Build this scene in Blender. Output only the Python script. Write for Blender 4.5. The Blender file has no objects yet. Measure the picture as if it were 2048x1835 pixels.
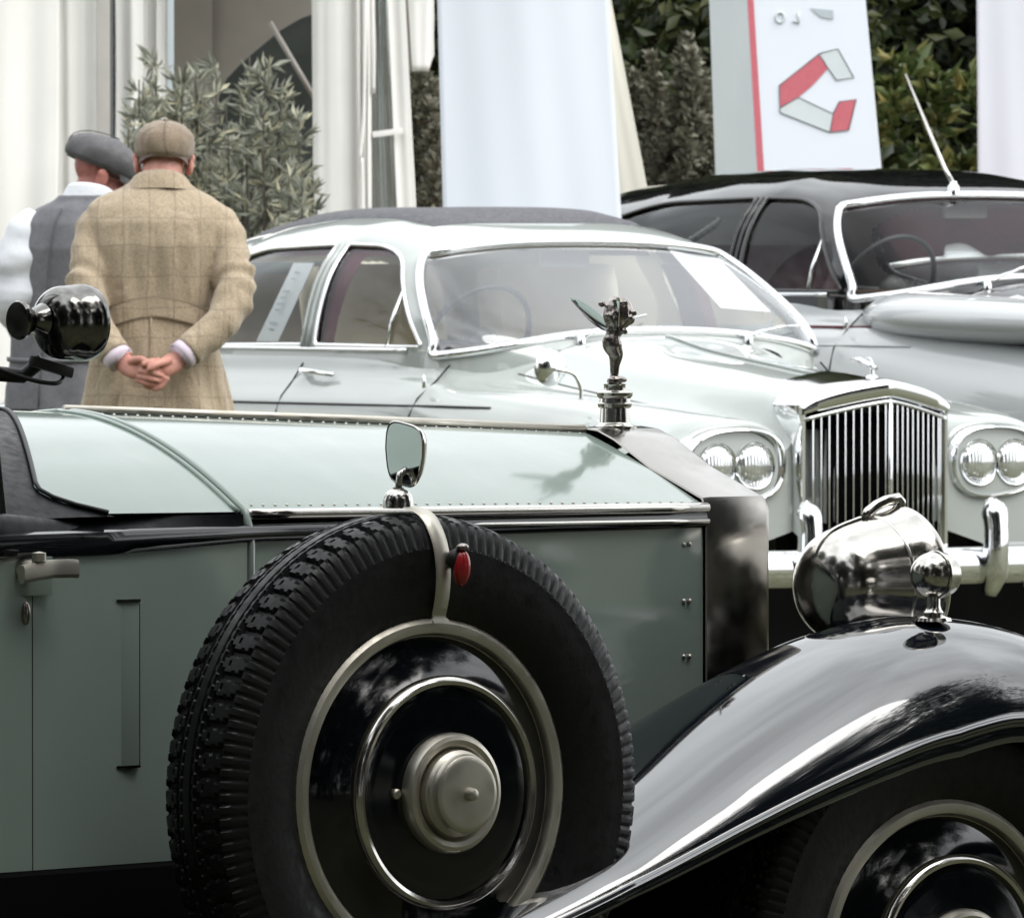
import bpy, bmesh, math, random
import numpy as np
from mathutils import Vector, Matrix, noise

# ------------------------------------------------------------------ camera, sky, sun, exposure
SC = bpy.context.scene
COL = SC.collection
FPX, CAMZ, HORIZ = 20000.0, 1.47, 485.0          # focal length in px of a 2048 wide frame, eye height, horizon row
cam_d = bpy.data.cameras.new('camera')
cam = bpy.data.objects.new('camera', cam_d); COL.objects.link(cam)
cam_d.sensor_width = 36.0
cam_d.lens = FPX / 2048 * 36.0
PITCH = math.atan((917.5 - HORIZ) / FPX)
cam.location = (0, 0, CAMZ)
cam.rotation_euler = (math.pi / 2 - PITCH, 0, 0)
cam_d.clip_start, cam_d.clip_end = 0.5, 600
cam_d.dof.use_dof = True
cam_d.dof.focus_distance = 15.5
cam_d.dof.aperture_fstop = 52
SC.camera = cam

SUN_EL, SUN_AZ = math.radians(52), math.radians(125)   # azimuth measured from +Y towards +X
world = bpy.data.worlds.new('World'); SC.world = world; world.use_nodes = True
nt = world.node_tree; nt.nodes.clear()
sky = nt.nodes.new('ShaderNodeTexSky'); sky.sky_type = 'NISHITA'; sky.sun_disc = False
sky.sun_elevation = SUN_EL; sky.sun_rotation = SUN_AZ; sky.dust_density = 3.0; sky.air_density = 1.2
hs = nt.nodes.new('ShaderNodeHueSaturation'); hs.inputs['Saturation'].default_value = 0.25
bg = nt.nodes.new('ShaderNodeBackground'); bg.inputs['Strength'].default_value = 0.15
# broken overcast: soft grey cloud texture over the sky dome
tc = nt.nodes.new('ShaderNodeTexCoord')
cn = nt.nodes.new('ShaderNodeTexNoise'); cn.inputs['Scale'].default_value = 2.3; cn.inputs['Detail'].default_value = 6
cr = nt.nodes.new('ShaderNodeMapRange'); cr.inputs[1].default_value = .35; cr.inputs[2].default_value = .65
cr.inputs[3].default_value = .75; cr.inputs[4].default_value = 1.5
mx = nt.nodes.new('ShaderNodeVectorMath'); mx.operation = 'SCALE'
wo = nt.nodes.new('ShaderNodeOutputWorld')
L = nt.links.new
L(tc.outputs['Generated'], cn.inputs['Vector']); L(cn.outputs['Fac'], cr.inputs[0])
L(sky.outputs[0], hs.inputs['Color']); L(hs.outputs[0], mx.inputs[0]); L(cr.outputs[0], mx.inputs['Scale'])
ov = nt.nodes.new('ShaderNodeMix'); ov.data_type = 'RGBA'; ov.inputs[0].default_value = .72       # bright high overcast veils most of the blue
cl = nt.nodes.new('ShaderNodeVectorMath'); cl.operation = 'SCALE'; cl.inputs[0].default_value = (8.0, 8.25, 8.4)
L(cr.outputs[0], cl.inputs['Scale']); L(mx.outputs[0], ov.inputs[6]); L(cl.outputs[0], ov.inputs[7])
L(ov.outputs[2], bg.inputs['Color']); L(bg.outputs[0], wo.inputs['Surface'])

sun_d = bpy.data.lights.new('sun', 'SUN'); sun_d.energy = 1.5; sun_d.angle = math.radians(50); sun_d.color = (1, .975, .93)
sun = bpy.data.objects.new('sun', sun_d); COL.objects.link(sun)
sdir = Vector((math.sin(SUN_AZ) * math.cos(SUN_EL), math.cos(SUN_AZ) * math.cos(SUN_EL), math.sin(SUN_EL)))
sun.rotation_euler = sdir.to_track_quat('Z', 'Y').to_euler()
vs = SC.view_settings
vs.view_transform = 'Standard'; vs.look = 'None'; vs.gamma = 1; vs.use_curve_mapping = False
vs.exposure = 0.62
SC.cycles.use_denoising = True
SC.cycles.max_bounces = 10
SC.cycles.transparent_max_bounces = 24
SC.cycles.caustics_reflective = False; SC.cycles.caustics_refractive = False

random.seed(7); RNG = np.random.default_rng(7)
PI = math.pi

# ------------------------------------------------------------------ materials
def mat(name, col, rough=.5, metal=0.0, coat=0.0, coat_rough=.03, spec=.5, coat_ior=1.5, var=0.0, vscale=8.0, bump=0.0, bscale=60.0, sheen=0.0, emit=None):
    m = bpy.data.materials.new(name); m.use_nodes = True
    n = m.node_tree.nodes; l = m.node_tree.links.new
    b = n['Principled BSDF']
    c = (col[0], col[1], col[2], 1)
    b.inputs['Base Color'].default_value = c
    b.inputs['Roughness'].default_value = rough
    b.inputs['Metallic'].default_value = metal
    b.inputs['Coat Weight'].default_value = coat
    b.inputs['Coat Roughness'].default_value = coat_rough
    b.inputs['Specular IOR Level'].default_value = spec
    b.inputs['Coat IOR'].default_value = coat_ior
    if sheen: b.inputs['Sheen Weight'].default_value = sheen
    if var or bump:
        t = n.new('ShaderNodeTexCoord')
    if var:
        z = n.new('ShaderNodeTexNoise'); z.inputs['Scale'].default_value = vscale; z.inputs['Detail'].default_value = 5
        l(t.outputs['Object'], z.inputs['Vector'])
        r = n.new('ShaderNodeMapRange'); r.inputs[1].default_value = .3; r.inputs[2].default_value = .7
        r.inputs[3].default_value = 1 - var; r.inputs[4].default_value = 1 + var
        l(z.outputs['Fac'], r.inputs[0])
        s = n.new('ShaderNodeVectorMath'); s.operation = 'SCALE'; s.inputs[0].default_value = col
        l(r.outputs[0], s.inputs['Scale']); l(s.outputs[0], b.inputs['Base Color'])
        if rough > .02:
            q = n.new('ShaderNodeMapRange'); q.inputs[1].default_value = .3; q.inputs[2].default_value = .7
            q.inputs[3].default_value = rough * .75; q.inputs[4].default_value = min(1, rough * 1.35)
            z2 = n.new('ShaderNodeTexNoise'); z2.inputs['Scale'].default_value = vscale * 2.7; z2.inputs['Detail'].default_value = 4
            l(t.outputs['Object'], z2.inputs['Vector']); l(z2.outputs['Fac'], q.inputs[0]); l(q.outputs[0], b.inputs['Roughness'])
    if bump:
        z3 = n.new('ShaderNodeTexNoise'); z3.inputs['Scale'].default_value = bscale; z3.inputs['Detail'].default_value = 3
        l(t.outputs['Object'], z3.inputs['Vector'])
        bp = n.new('ShaderNodeBump'); bp.inputs['Strength'].default_value = bump; bp.inputs['Distance'].default_value = .01
        l(z3.outputs['Fac'], bp.inputs['Height']); l(bp.outputs[0], b.inputs['Normal'])
        if coat: l(bp.outputs[0], b.inputs['Coat Normal'])
    return m

def glass_mat(name, tint, ior, base=0.0, rough=.0):
    m = bpy.data.materials.new(name); m.use_nodes = True
    n = m.node_tree.nodes; l = m.node_tree.links.new
    n.remove(n['Principled BSDF'])
    tr = n.new('ShaderNodeBsdfTransparent'); tr.inputs[0].default_value = (*tint, 1)
    gl = n.new('ShaderNodeBsdfGlossy'); gl.inputs['Roughness'].default_value = rough; gl.inputs[0].default_value = (.95, .97, 1, 1)
    fr = n.new('ShaderNodeFresnel'); fr.inputs[0].default_value = ior
    ad = n.new('ShaderNodeMath'); ad.operation = 'ADD'; ad.inputs[1].default_value = base; ad.use_clamp = True
    mxn = n.new('ShaderNodeMixShader')
    l(fr.outputs[0], ad.inputs[0]); l(ad.outputs[0], mxn.inputs[0]); l(tr.outputs[0], mxn.inputs[1]); l(gl.outputs[0], mxn.inputs[2])
    l(mxn.outputs[0], n['Material Output'].inputs[0])
    return m

M = {}
M['green'] = mat('sage_green_paint', (.305, .375, .335), .5, spec=.05, coat=1, coat_ior=1.6, coat_rough=.10, var=.05, vscale=3, bump=.006, bscale=7)
M['black'] = mat('blue_black_paint', (.004, .006, .010), .5, spec=.0, coat=1, coat_ior=2.5, coat_rough=.05, var=.1, bump=.01, bscale=7)
M['shell'] = mat('aged_nickel_shell', (.36, .345, .32), .2, metal=1, var=.07, vscale=10, bump=.01, bscale=14)
M['wheelblack'] = mat('wheel_black_enamel', (.003, .004, .006), .5, spec=.0, coat=1, coat_ior=1.6, coat_rough=.07, bump=.01, bscale=5)
M['nickel'] = mat('nickel_plate', (.58, .56, .525), .13, metal=1, var=.06, vscale=14, bump=.01, bscale=14)
M['dullnickel'] = mat('dull_nickel', (.58, .55, .48), .42, metal=1, var=.06, vscale=9, bump=.01, bscale=30)
M['chrome'] = mat('chrome_plate', (.80, .81, .82), .05, metal=1, bump=.008, bscale=10)
M['bronze'] = mat('dark_plated_casting', (.30, .27, .25), .2, metal=1, var=.2, vscale=120, bump=.05, bscale=260)
M['darkchrome'] = mat('darkened_plate', (.20, .195, .185), .12, metal=1, var=.1, vscale=14, bump=.006, bscale=12)
M['tyre'] = mat('tyre_rubber', (.0032, .0034, .0036), .46, spec=.36, var=.35, vscale=20, bump=.05, bscale=120)
M['rubber'] = mat('black_rubber', (.012, .012, .012), .5)
M['leather'] = mat('black_leather', (.003, .004, .005), .35, spec=.10, var=.2, vscale=25)
M['dark'] = mat('dark_underbody', (.0025, .0025, .0025), .9, spec=.1)
M['red'] = mat('red_lamp_plastic', (.42, .015, .02), .25, coat=.6)
M['mirror'] = mat('mirror_glass', (.82, .83, .83), .01, metal=1)
M['silver'] = mat('pale_silver_green_paint', (.35, .378, .362), .5, spec=.05, coat=1, coat_ior=1.9, coat_rough=.03, var=.03, vscale=3, bump=.01, bscale=6)
M['silverlow'] = mat('pale_grey_paint', (.42, .435, .44), .5, spec=.05, coat=1, coat_ior=1.75, coat_rough=.04, bump=.01, bscale=6)
M['gloss'] = mat('black_car_paint', (.004, .004, .005), .5, spec=0, coat=1, coat_ior=1.6, coat_rough=.02, bump=.006, bscale=5)
M['maroon'] = mat('maroon_trim', (.085, .010, .018), .6, var=.2)
M['cream'] = mat('cream_leather', (.80, .72, .55), .5, var=.08, vscale=6)
M['headlining'] = mat('grey_headlining', (.66, .64, .58), .9)
M['dashwood'] = mat('dashboard_wood', (.06, .03, .018), .4)
M['paper'] = mat('white_card', (.80, .82, .84), .7, var=.02)
M['fabric_roof'] = mat('grey_fabric_roof', (.09, .09, .10), .8, var=.15, vscale=30, bump=.2, bscale=300)
M['redcar'] = mat('red_car_paint', (.28, .015, .025), .3, coat=1)
M['glass'] = glass_mat('window_glass', (.92, .94, .93), 1.32, .0)
M['screen'] = glass_mat('windscreen_glass', (.95, .97, .96), 1.5, .11)
M['screendark'] = glass_mat('dark_car_glass', (.90, .92, .91), 1.22, .0)
M['lens'] = mat('lamp_lens', (.70, .72, .72), .08, metal=.85, coat=1, var=.15, vscale=30)
def fluted(m):
    n = m.node_tree.nodes; l = m.node_tree.links.new; b = n['Principled BSDF']
    t = n.new('ShaderNodeTexCoord'); w = n.new('ShaderNodeTexWave'); w.bands_direction = 'Y'; w.inputs['Scale'].default_value = 26; w.inputs['Distortion'].default_value = .3
    l(t.outputs['Object'], w.inputs['Vector']); p = n.new('ShaderNodeBump'); p.inputs['Strength'].default_value = .35; p.inputs['Distance'].default_value = .006
    l(w.outputs['Fac'], p.inputs['Height']); l(p.outputs[0], b.inputs['Normal'])
fluted(M['lens'])
M['skin'] = mat('skin', (.50, .235, .185), .5, var=.18, vscale=45, bump=.08, bscale=250)
M['skinred'] = mat('ruddy_skin', (.34, .13, .105), .5, var=.22, vscale=40, bump=.08, bscale=250)
M['hair'] = mat('short_grey_hair', (.16, .12, .11), .8, var=.4, vscale=150)
M['shirt'] = mat('white_shirt_cotton', (.64, .66, .70), .8, var=.04, bump=.25, bscale=22)
M['pinkshirt'] = mat('lilac_shirt_cotton', (.62, .54, .62), .8)
M['waistcoat'] = mat('grey_waistcoat_wool', (.145, .145, .16), .85, var=.12, vscale=30, bump=.15, bscale=160)
M['greycap'] = mat('dark_grey_cap_cloth', (.085, .083, .088), .62, var=.15, vscale=25, bump=.12, bscale=120)
M['trousers'] = mat('dark_grey_trousers', (.09, .09, .095), .85, var=.15, vscale=30)
M['grass'] = mat('grass', (.078, .080, .042), .9, var=.4, vscale=1.2)
M['shoe'] = mat('brown_shoe', (.04, .02, .012), .35)
M['tent'] = mat('white_tent_cloth', (.79, .78, .75), .85, var=.04, vscale=2.5)
M['tentgrey'] = mat('grey_tent_frame', (.40, .38, .36), .7, var=.05)
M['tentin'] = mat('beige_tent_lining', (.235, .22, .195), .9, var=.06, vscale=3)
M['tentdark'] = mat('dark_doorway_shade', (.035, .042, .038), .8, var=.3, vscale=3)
M['bluegrey'] = mat('blue_grey_tape', (.42, .47, .50), .6)
M['clear'] = glass_mat('clear_plastic_window', (.80, .83, .80), 1.35, .10, .12)
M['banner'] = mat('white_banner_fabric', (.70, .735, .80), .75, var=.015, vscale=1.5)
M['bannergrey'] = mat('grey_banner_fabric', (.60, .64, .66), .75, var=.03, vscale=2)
M['bannerbeige'] = mat('cream_banner_fabric', (.66, .64, .56), .8)
M['logored'] = mat('dusty_red_print', (.52, .13, .16), .7, var=.05, vscale=20)
M['logogrey'] = mat('grey_print', (.58, .63, .64), .7, var=.03, vscale=10)
M['logoline'] = mat('dark_grey_print', (.12, .13, .14), .7)
M['bark'] = mat('bark', (.06, .05, .04), .9, var=.3, vscale=15, bump=.4, bscale=30)

def leaf_mat(name, cols, rough=.45, trans=.25):
    m = bpy.data.materials.new(name); m.use_nodes = True
    n = m.node_tree.nodes; l = m.node_tree.links.new
    b = n['Principled BSDF']; b.inputs['Roughness'].default_value = rough
    g = n.new('ShaderNodeNewGeometry')
    r = n.new('ShaderNodeValToRGB')
    r.color_ramp.elements[0].color = (*cols[0], 1); r.color_ramp.elements[1].color = (*cols[-1], 1)
    for i, c in enumerate(cols[1:-1]):
        e = r.color_ramp.elements.new((i + 1) / (len(cols) - 1)); e.color = (*c, 1)
    l(g.outputs['Random Per Island'], r.inputs[0]); l(r.outputs[0], b.inputs['Base Color'])
    t = n.new('ShaderNodeBsdfTranslucent'); l(r.outputs[0], t.inputs[0])
    mxs = n.new('ShaderNodeMixShader'); mxs.inputs[0].default_value = trans
    l(b.outputs[0], mxs.inputs[1]); l(t.outputs[0], mxs.inputs[2]); l(mxs.outputs[0], n['Material Output'].inputs[0])
    return m
M['olive'] = leaf_mat('olive_leaves', [(.13, .145, .11), (.24, .25, .20), (.36, .37, .30), (.48, .45, .30)])
M['greyshrub'] = leaf_mat('grey_shrub_leaves', [(.09, .09, .065), (.17, .17, .125), (.26, .25, .185)])
M['laurel'] = leaf_mat('laurel_leaves', [(.035, .055, .015), (.07, .10, .03), (.13, .16, .055), (.22, .19, .06)], .35)
M['darkleaf'] = leaf_mat('dark_tree_leaves', [(.007, .010, .005), (.014, .019, .009), (.026, .033, .015)], .5, .12)
M['midleaf'] = leaf_mat('mid_green_leaves', [(.014, .024, .008), (.030, .044, .013), (.075, .082, .022)], .45, .3)

def tweed_mat(name, base, line, scale=.078, hat=False):
    m = bpy.data.materials.new(name); m.use_nodes = True
    n = m.node_tree.nodes; l = m.node_tree.links.new
    b = n['Principled BSDF']; b.inputs['Roughness'].default_value = .9; b.inputs['Sheen Weight'].default_value = .25
    t = n.new('ShaderNodeTexCoord')
    wn = n.new('ShaderNodeTexNoise'); wn.inputs['Scale'].default_value = 5; l(t.outputs['Object'], wn.inputs['Vector'])
    wv = n.new('ShaderNodeVectorMath'); wv.operation = 'MULTIPLY_ADD'; wv.inputs[1].default_value = (.035, .035, .035)
    l(wn.outputs['Color'], wv.inputs[0]); l(t.outputs['Object'], wv.inputs[2])
    sp = n.new('ShaderNodeSeparateXYZ'); l(wv.outputs[0], sp.inputs[0])
    prev = None
    for ax, sc, wd in (('X', scale, .035), ('Z', scale * 1.18, .03)):
        d = n.new('ShaderNodeMath'); d.operation = 'DIVIDE'; d.inputs[1].default_value = sc; l(sp.outputs[ax], d.inputs[0])
        f = n.new('ShaderNodeMath'); f.operation = 'PINGPONG'; f.inputs[1].default_value = .5; l(d.outputs[0], f.inputs[0])
        lt = n.new('ShaderNodeMath'); lt.operation = 'LESS_THAN'; lt.inputs[1].default_value = wd; l(f.outputs[0], lt.inputs[0])
        if prev is None: prev = lt
        else:
            mm = n.new('ShaderNodeMath'); mm.operation = 'MAXIMUM'; l(prev.outputs[0], mm.inputs[0]); l(lt.outputs[0], mm.inputs[1]); prev = mm
    nz = n.new('ShaderNodeTexNoise'); nz.inputs['Scale'].default_value = 210; nz.inputs['Detail'].default_value = 3
    l(t.outputs['Object'], nz.inputs['Vector'])
    rp = n.new('ShaderNodeValToRGB'); rp.color_ramp.elements[0].position = .3; rp.color_ramp.elements[1].position = .7
    rp.color_ramp.elements[0].color = (*[c * .72 for c in base], 1); rp.color_ramp.elements[1].color = (*[min(1, c * 1.22) for c in base], 1)
    l(nz.outputs['Fac'], rp.inputs[0])
    sc2 = n.new('ShaderNodeMath'); sc2.operation = 'MULTIPLY'; sc2.inputs[1].default_value = .27; l(prev.outputs[0], sc2.inputs[0])
    mi = n.new('ShaderNodeMix'); mi.data_type = 'RGBA'; l(sc2.outputs[0], mi.inputs[0]); l(rp.outputs[0], mi.inputs[6]); mi.inputs[7].default_value = (*line, 1)
    l(mi.outputs[2], b.inputs['Base Color'])
    bp = n.new('ShaderNodeBump'); bp.inputs['Strength'].default_value = .35; bp.inputs['Distance'].default_value = .004
    l(nz.outputs['Fac'], bp.inputs['Height'])
    st = n.new('ShaderNodeVectorMath'); st.operation = 'MULTIPLY'; st.inputs[1].default_value = (16, 16, 5.5); l(t.outputs['Object'], st.inputs[0])
    dn = n.new('ShaderNodeTexNoise'); dn.inputs['Scale'].default_value = 1; dn.inputs['Detail'].default_value = 2; dn.inputs['Distortion'].default_value = .8
    l(st.outputs[0], dn.inputs['Vector'])
    b2 = n.new('ShaderNodeBump'); b2.inputs['Strength'].default_value = .55; b2.inputs['Distance'].default_value = .03
    l(dn.outputs['Fac'], b2.inputs['Height']); l(b2.outputs[0], bp.inputs['Normal']); l(bp.outputs[0], b.inputs['Normal'])
    return m
M['tweed'] = tweed_mat('sand_check_tweed', (.36, .288, .20), (.09, .06, .045))
M['tweedcap'] = tweed_mat('brown_check_tweed', (.215, .165, .115), (.07, .05, .035), .05)

# ------------------------------------------------------------------ helpers
def link(o, parent=None):
    COL.objects.link(o)
    if parent is not None: o.parent = parent
    return o

def thing(name, label, cat, loc=(0, 0, 0), rz=0.0, group=None):
    o = bpy.data.objects.new(name, None); o.empty_display_size = .1
    o.location = loc; o.rotation_euler = (0, 0, rz)
    o['label'] = label; o['category'] = cat
    if group: o['group'] = group
    return link(o)

def tag(o, label, cat, group=None):
    o['label'] = label; o['category'] = cat
    if group: o['group'] = group
    return o

def mesh(name, v, f, m, parent=None, smooth=40, kind=None, loc=None, mats=None, fmat=None):
    me = bpy.data.meshes.new(name)
    me.from_pydata([tuple(map(float, p)) for p in v], [], f)
    me.update()
    if mats:
        for q in mats: me.materials.append(q)
        me.polygons.foreach_set('material_index', fmat)
    elif m is not None: me.materials.append(m)
    if smooth:
        me.polygons.foreach_set('use_smooth', [True] * len(me.polygons))
        if smooth < 180: me.set_sharp_from_angle(angle=math.radians(smooth))
    o = bpy.data.objects.new(name, me)
    if kind: o['kind'] = kind
    if loc: o.location = loc
    return link(o, parent)

def same(o, parent, loc=None, rot=None, name=None):
    c = o.copy(); link(c, parent)
    if name: c.name = name
    if loc is not None: c.location = loc
    if rot is not None: c.rotation_euler = rot
    return c

class MB:
    def __init__(s): s.v = []; s.f = []
    def add(s, v, f):
        k = len(s.v); s.v += [tuple(p) for p in v]; s.f += [tuple(i + k for i in q) for q in f]; return s
    def box(s, c, d, rot=None, bev=.0):
        v, f = boxvf(c, d, rot, bev); return s.add(v, f)
    def build(s, name, m, parent=None, **k): return mesh(name, s.v, s.f, m, parent, **k)

def boxvf(c, d, rot=None, bev=0.0):
    bm = bmesh.new(); bmesh.ops.create_cube(bm, size=1)
    bmesh.ops.scale(bm, vec=d, verts=bm.verts)
    if bev: bmesh.ops.bevel(bm, geom=bm.edges[:], offset=bev, segments=2, profile=.7, affect='EDGES')
    R = Matrix() if rot is None else rot
    bm.verts.index_update()
    v = [tuple((R @ p.co) + Vector(c)) for p in bm.verts]; f = [tuple(q.index for q in p.verts) for p in bm.faces]
    bm.free(); return v, f

def cat(pts, n, closed=False):
    P = np.asarray(pts, float); k = len(P); out = []
    seg = k if closed else k - 1
    for i in range(seg):
        if closed: a, b, c, d = P[(i - 1) % k], P[i], P[(i + 1) % k], P[(i + 2) % k]
        else:
            b, c = P[i], P[i + 1]
            a = P[i - 1] if i > 0 else 2 * b - c
            d = P[i + 2] if i + 2 < k else 2 * c - b
        for j in range(n):
            t = j / n
            out.append(.5 * (2 * b + (c - a) * t + (2 * a - 5 * b + 4 * c - d) * t * t + (3 * b - a - 3 * c + d) * t ** 3))
    if not closed: out.append(P[-1])
    return np.array(out)

def gridvf(G, closeu=False, closev=False, cap0=False, cap1=False):
    """G[nu][nv] grid of points to quads"""
    G = np.asarray(G, float); nu, nv = G.shape[:2]
    v = G.reshape(-1, 3); f = []
    for i in range(nu if closeu else nu - 1):
        i2 = (i + 1) % nu
        for j in range(nv if closev else nv - 1):
            j2 = (j + 1) % nv
            f.append((i * nv + j, i2 * nv + j, i2 * nv + j2, i * nv + j2))
    if cap0: f.append(tuple(range(nv)))
    if cap1: f.append(tuple(reversed(range((nu - 1) * nv, nu * nv))))
    return v, f

def loft(name, rings, m, parent=None, closed=True, cap=True, **k):
    v, f = gridvf(rings, closev=closed, cap0=cap, cap1=cap)
    return mesh(name, v, f, m, parent, **k)

def tubevf(path, r, seg=8, closed=False, flat=None, up=None):
    """tube along path; r scalar or list; flat=(a,b) ellipse scaling relative to r with 'up' the b axis"""
    P = np.asarray(path, float); n = len(P)
    T = np.zeros_like(P)
    for i in range(n):
        a = P[(i - 1) % n] if (closed or i > 0) else P[i]; b = P[(i + 1) % n] if (closed or i < n - 1) else P[i]
        d = b - a; T[i] = d / (np.linalg.norm(d) + 1e-12)
    ref = np.array(up if up is not None else (0, 0, 1.0), float)
    if up is None and abs(T[0] @ ref) > .9: ref = np.array((1.0, 0, 0))
    rings = []
    nrm = ref - (ref @ T[0]) * T[0]; nrm /= np.linalg.norm(nrm)
    for i in range(n):
        base = ref if up is not None else nrm
        q = base - (base @ T[i]) * T[i]
        if np.linalg.norm(q) > 1e-6: nrm = q / np.linalg.norm(q)
        bn = np.cross(T[i], nrm)
        ri = r[i] if hasattr(r, '__len__') else r
        fa, fb = flat if flat else (1, 1)
        rings.append([P[i] + ri * (fa * math.cos(2 * PI * j / seg) * bn + fb * math.sin(2 * PI * j / seg) * nrm) for j in range(seg)])
    return gridvf(rings, closeu=closed, closev=True, cap0=not closed, cap1=not closed)

def tube(name, path, r, m, parent=None, seg=8, closed=False, flat=None, up=None, **k):
    v, f = tubevf(path, r, seg, closed, flat, up)
    return mesh(name, v, f, m, parent, **k)

def lathevf(prof, n=48, axis='x', c=(0, 0, 0)):
    """prof list of (a, r): a along axis"""
    rings = []
    for a, r in prof:
        ring = []
        for j in range(n):
            t = 2 * PI * j / n; p, q = r * math.cos(t), r * math.sin(t)
            ring.append({'x': (a, p, q), 'y': (p, -a, q), 'z': (p, q, a)}[axis])
        rings.append(ring)
    v, f = gridvf(rings, closev=True, cap0=prof[0][1] > 1e-4, cap1=prof[-1][1] > 1e-4)
    return np.asarray(v) + np.asarray(c), f

def lathe(name, prof, m, parent=None, n=48, axis='x', c=(0, 0, 0), **k):
    v, f = lathevf(prof, n, axis, c)
    return mesh(name, v, f, m, parent, **k)

def remeshed(v, f, voxel, smooth_it=4):
    """union of overlapping closed shapes as one continuous surface -> (verts, faces)"""
    me = bpy.data.meshes.new('tmp'); me.from_pydata([tuple(map(float, p)) for p in v], [], f); me.update()
    o = bpy.data.objects.new('tmp', me); COL.objects.link(o)
    r = o.modifiers.new('r', 'REMESH'); r.mode = 'VOXEL'; r.voxel_size = voxel
    if smooth_it:
        s = o.modifiers.new('s', 'SMOOTH'); s.factor = .5; s.iterations = smooth_it
    dg = bpy.context.evaluated_depsgraph_get()
    e = o.evaluated_get(dg).to_mesh()
    V = np.empty(len(e.vertices) * 3, np.float32); e.vertices.foreach_get('co', V); V = V.reshape(-1, 3).copy()
    F = [tuple(p.vertices) for p in e.polygons]
    bpy.data.objects.remove(o); bpy.data.meshes.remove(me)
    return V, F

def ell(c, r, rot=None, n=16, m=10):
    G = []
    for i in range(m + 1):
        a = PI * i / m
        G.append([(r[0] * math.sin(a) * math.cos(2 * PI * j / n), r[1] * math.sin(a) * math.sin(2 * PI * j / n), r[2] * math.cos(a)) for j in range(n)])
    v, f = gridvf(G, closev=True)
    v = np.asarray(v)
    if rot is not None: v = v @ np.array(rot.to_3x3()).T
    return v + np.asarray(c), f

def clampf(x, a, b): return max(a, min(b, x))
def P2(px, py, Y):
    """world point seen at photo pixel (2048 wide) at distance Y"""
    t = math.tan(PITCH + math.atan((py - 917.5) / FPX))
    return Vector(((px - 1024) / FPX * Y, Y, CAMZ - t * Y))
# ------------------------------------------------------------------ ground
def ground():
    n = 60
    G = []
    for i in range(n + 1):
        y = -60 + 260 * i / n
        G.append([(-130 + 260 * j / n, y, .03 * noise.noise((y * .07, j * .23, 0)) - .02) for j in range(n + 1)])
    v, f = gridvf(G)
    o = mesh('ground', v, f, M['grass'], None, smooth=180); o['kind'] = 'structure'
ground()

def grass_field():
    v = []; f = []
    r = np.random.default_rng(3)
    for i in range(16000):
        y = 15.5 + 26 * r.random() ** .8; x = (r.random() - .5) * (3.2 + y * .085)
        h = .03 + .05 * r.random(); a = r.random() * 6.28; w = .006
        dx, dy = math.cos(a) * w, math.sin(a) * w; lx, ly = (r.random() - .5) * .05, (r.random() - .5) * .05
        k = len(v)
        v += [(x - dx, y - dy, -.03), (x + dx, y + dy, -.03), (x + lx, y + ly, h)]; f.append((k, k + 1, k + 2))
    o = mesh('grass', v, f, M['midleaf'], None, smooth=0); o['kind'] = 'stuff'
grass_field()

# ------------------------------------------------------------------ vintage tourer (near car)
CAR_A = thing('vintage_tourer', 'nearest car, sage green vintage open tourer with black wings and side mounted spare wheel', 'car',
              (-.627, 14.813, 0), math.radians(40))
RT = lambda x, r, z: (x, -r, z)          # x forward, r to the car's right (towards the viewer)

def mir(o, name=None):
    """same part on the other flank: mirrored mesh data"""
    me = o.data.copy(); co = np.empty(len(me.vertices) * 3); me.vertices.foreach_get('co', co); co = co.reshape(-1, 3); co[:, 1] *= -1
    me.vertices.foreach_set('co', co.ravel()); me.flip_normals(); me.update()
    c = bpy.data.objects.new(name or o.name, me); l = o.location.copy(); l.y = -l.y; c.location = l
    return link(c, o.parent)

def lerp(a, b, t): return a + (b - a) * t
XF, XJ = .962, -.045                     # radiator back face, scuttle joint
def bonnet_pt(x, u, lift=0):
    """bonnet skin: u 0 at the centre hinge .. 1 at the side hinge"""
    t = (XF - x) / (XF - XJ); s = clampf(t, 0, 1.6)
    rb = .287 + .148 * s - .012 * s * s
    zt = 1.179 + .040 * s; zs = 1.071 + .010 * s
    p = 1.14 + .75 * min(1, s) ** .8
    r = rb * u
    z = zt - (zt - zs) * (u ** p)
    return RT(x, r, z + lift)

def half_bonnet(x0, x1, name, m, u0=.03, nx=40, nu=30, edge=True):
    G = [[bonnet_pt(x0 + (x1 - x0) * i / nx, u0 + (1 - u0) * j / nu) for j in range(nu + 1)] for i in range(nx + 1)]
    v, f = gridvf(G)
    return mesh(name, v, f, m, CAR_A, smooth=60)
bt = half_bonnet(XF - .004, XJ + .012, 'bonnet_top', M['green']); mir(bt)
# scuttle: continues the bonnet, rear edge swept back towards the doors
def scut_rear(u): return -.155 - .285 * u ** 1.1 + .13 * (max(0, u - .85) / .15) ** 2
G = []
for i in range(31):
    s = i / 30
    G.append([bonnet_pt(XJ - .010 + (scut_rear(u) - XJ) * s, u) for u in np.linspace(0, 1, 36)])
v, f = gridvf(G); sc = mesh('scuttle', v, f, M['green'], CAR_A, smooth=60); mir(sc)
# joint moulding between bonnet and scuttle: two rounded beads
for dx, rr, nm in ((.004, .0065, 'scuttle_bead'), (-.012, .0050, 'scuttle_bead')):
    pth = [np.array(bonnet_pt(XJ + dx, u)) for u in np.linspace(0, 1, 30)]
    pth += [np.array(RT(XJ + dx, .436 + .0, z)) for z in (1.05, .95, .8, .60)] if dx > 0 else []
    b = tube(nm, pth, rr, M['green'], CAR_A, 8, smooth=180); mir(b)
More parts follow.
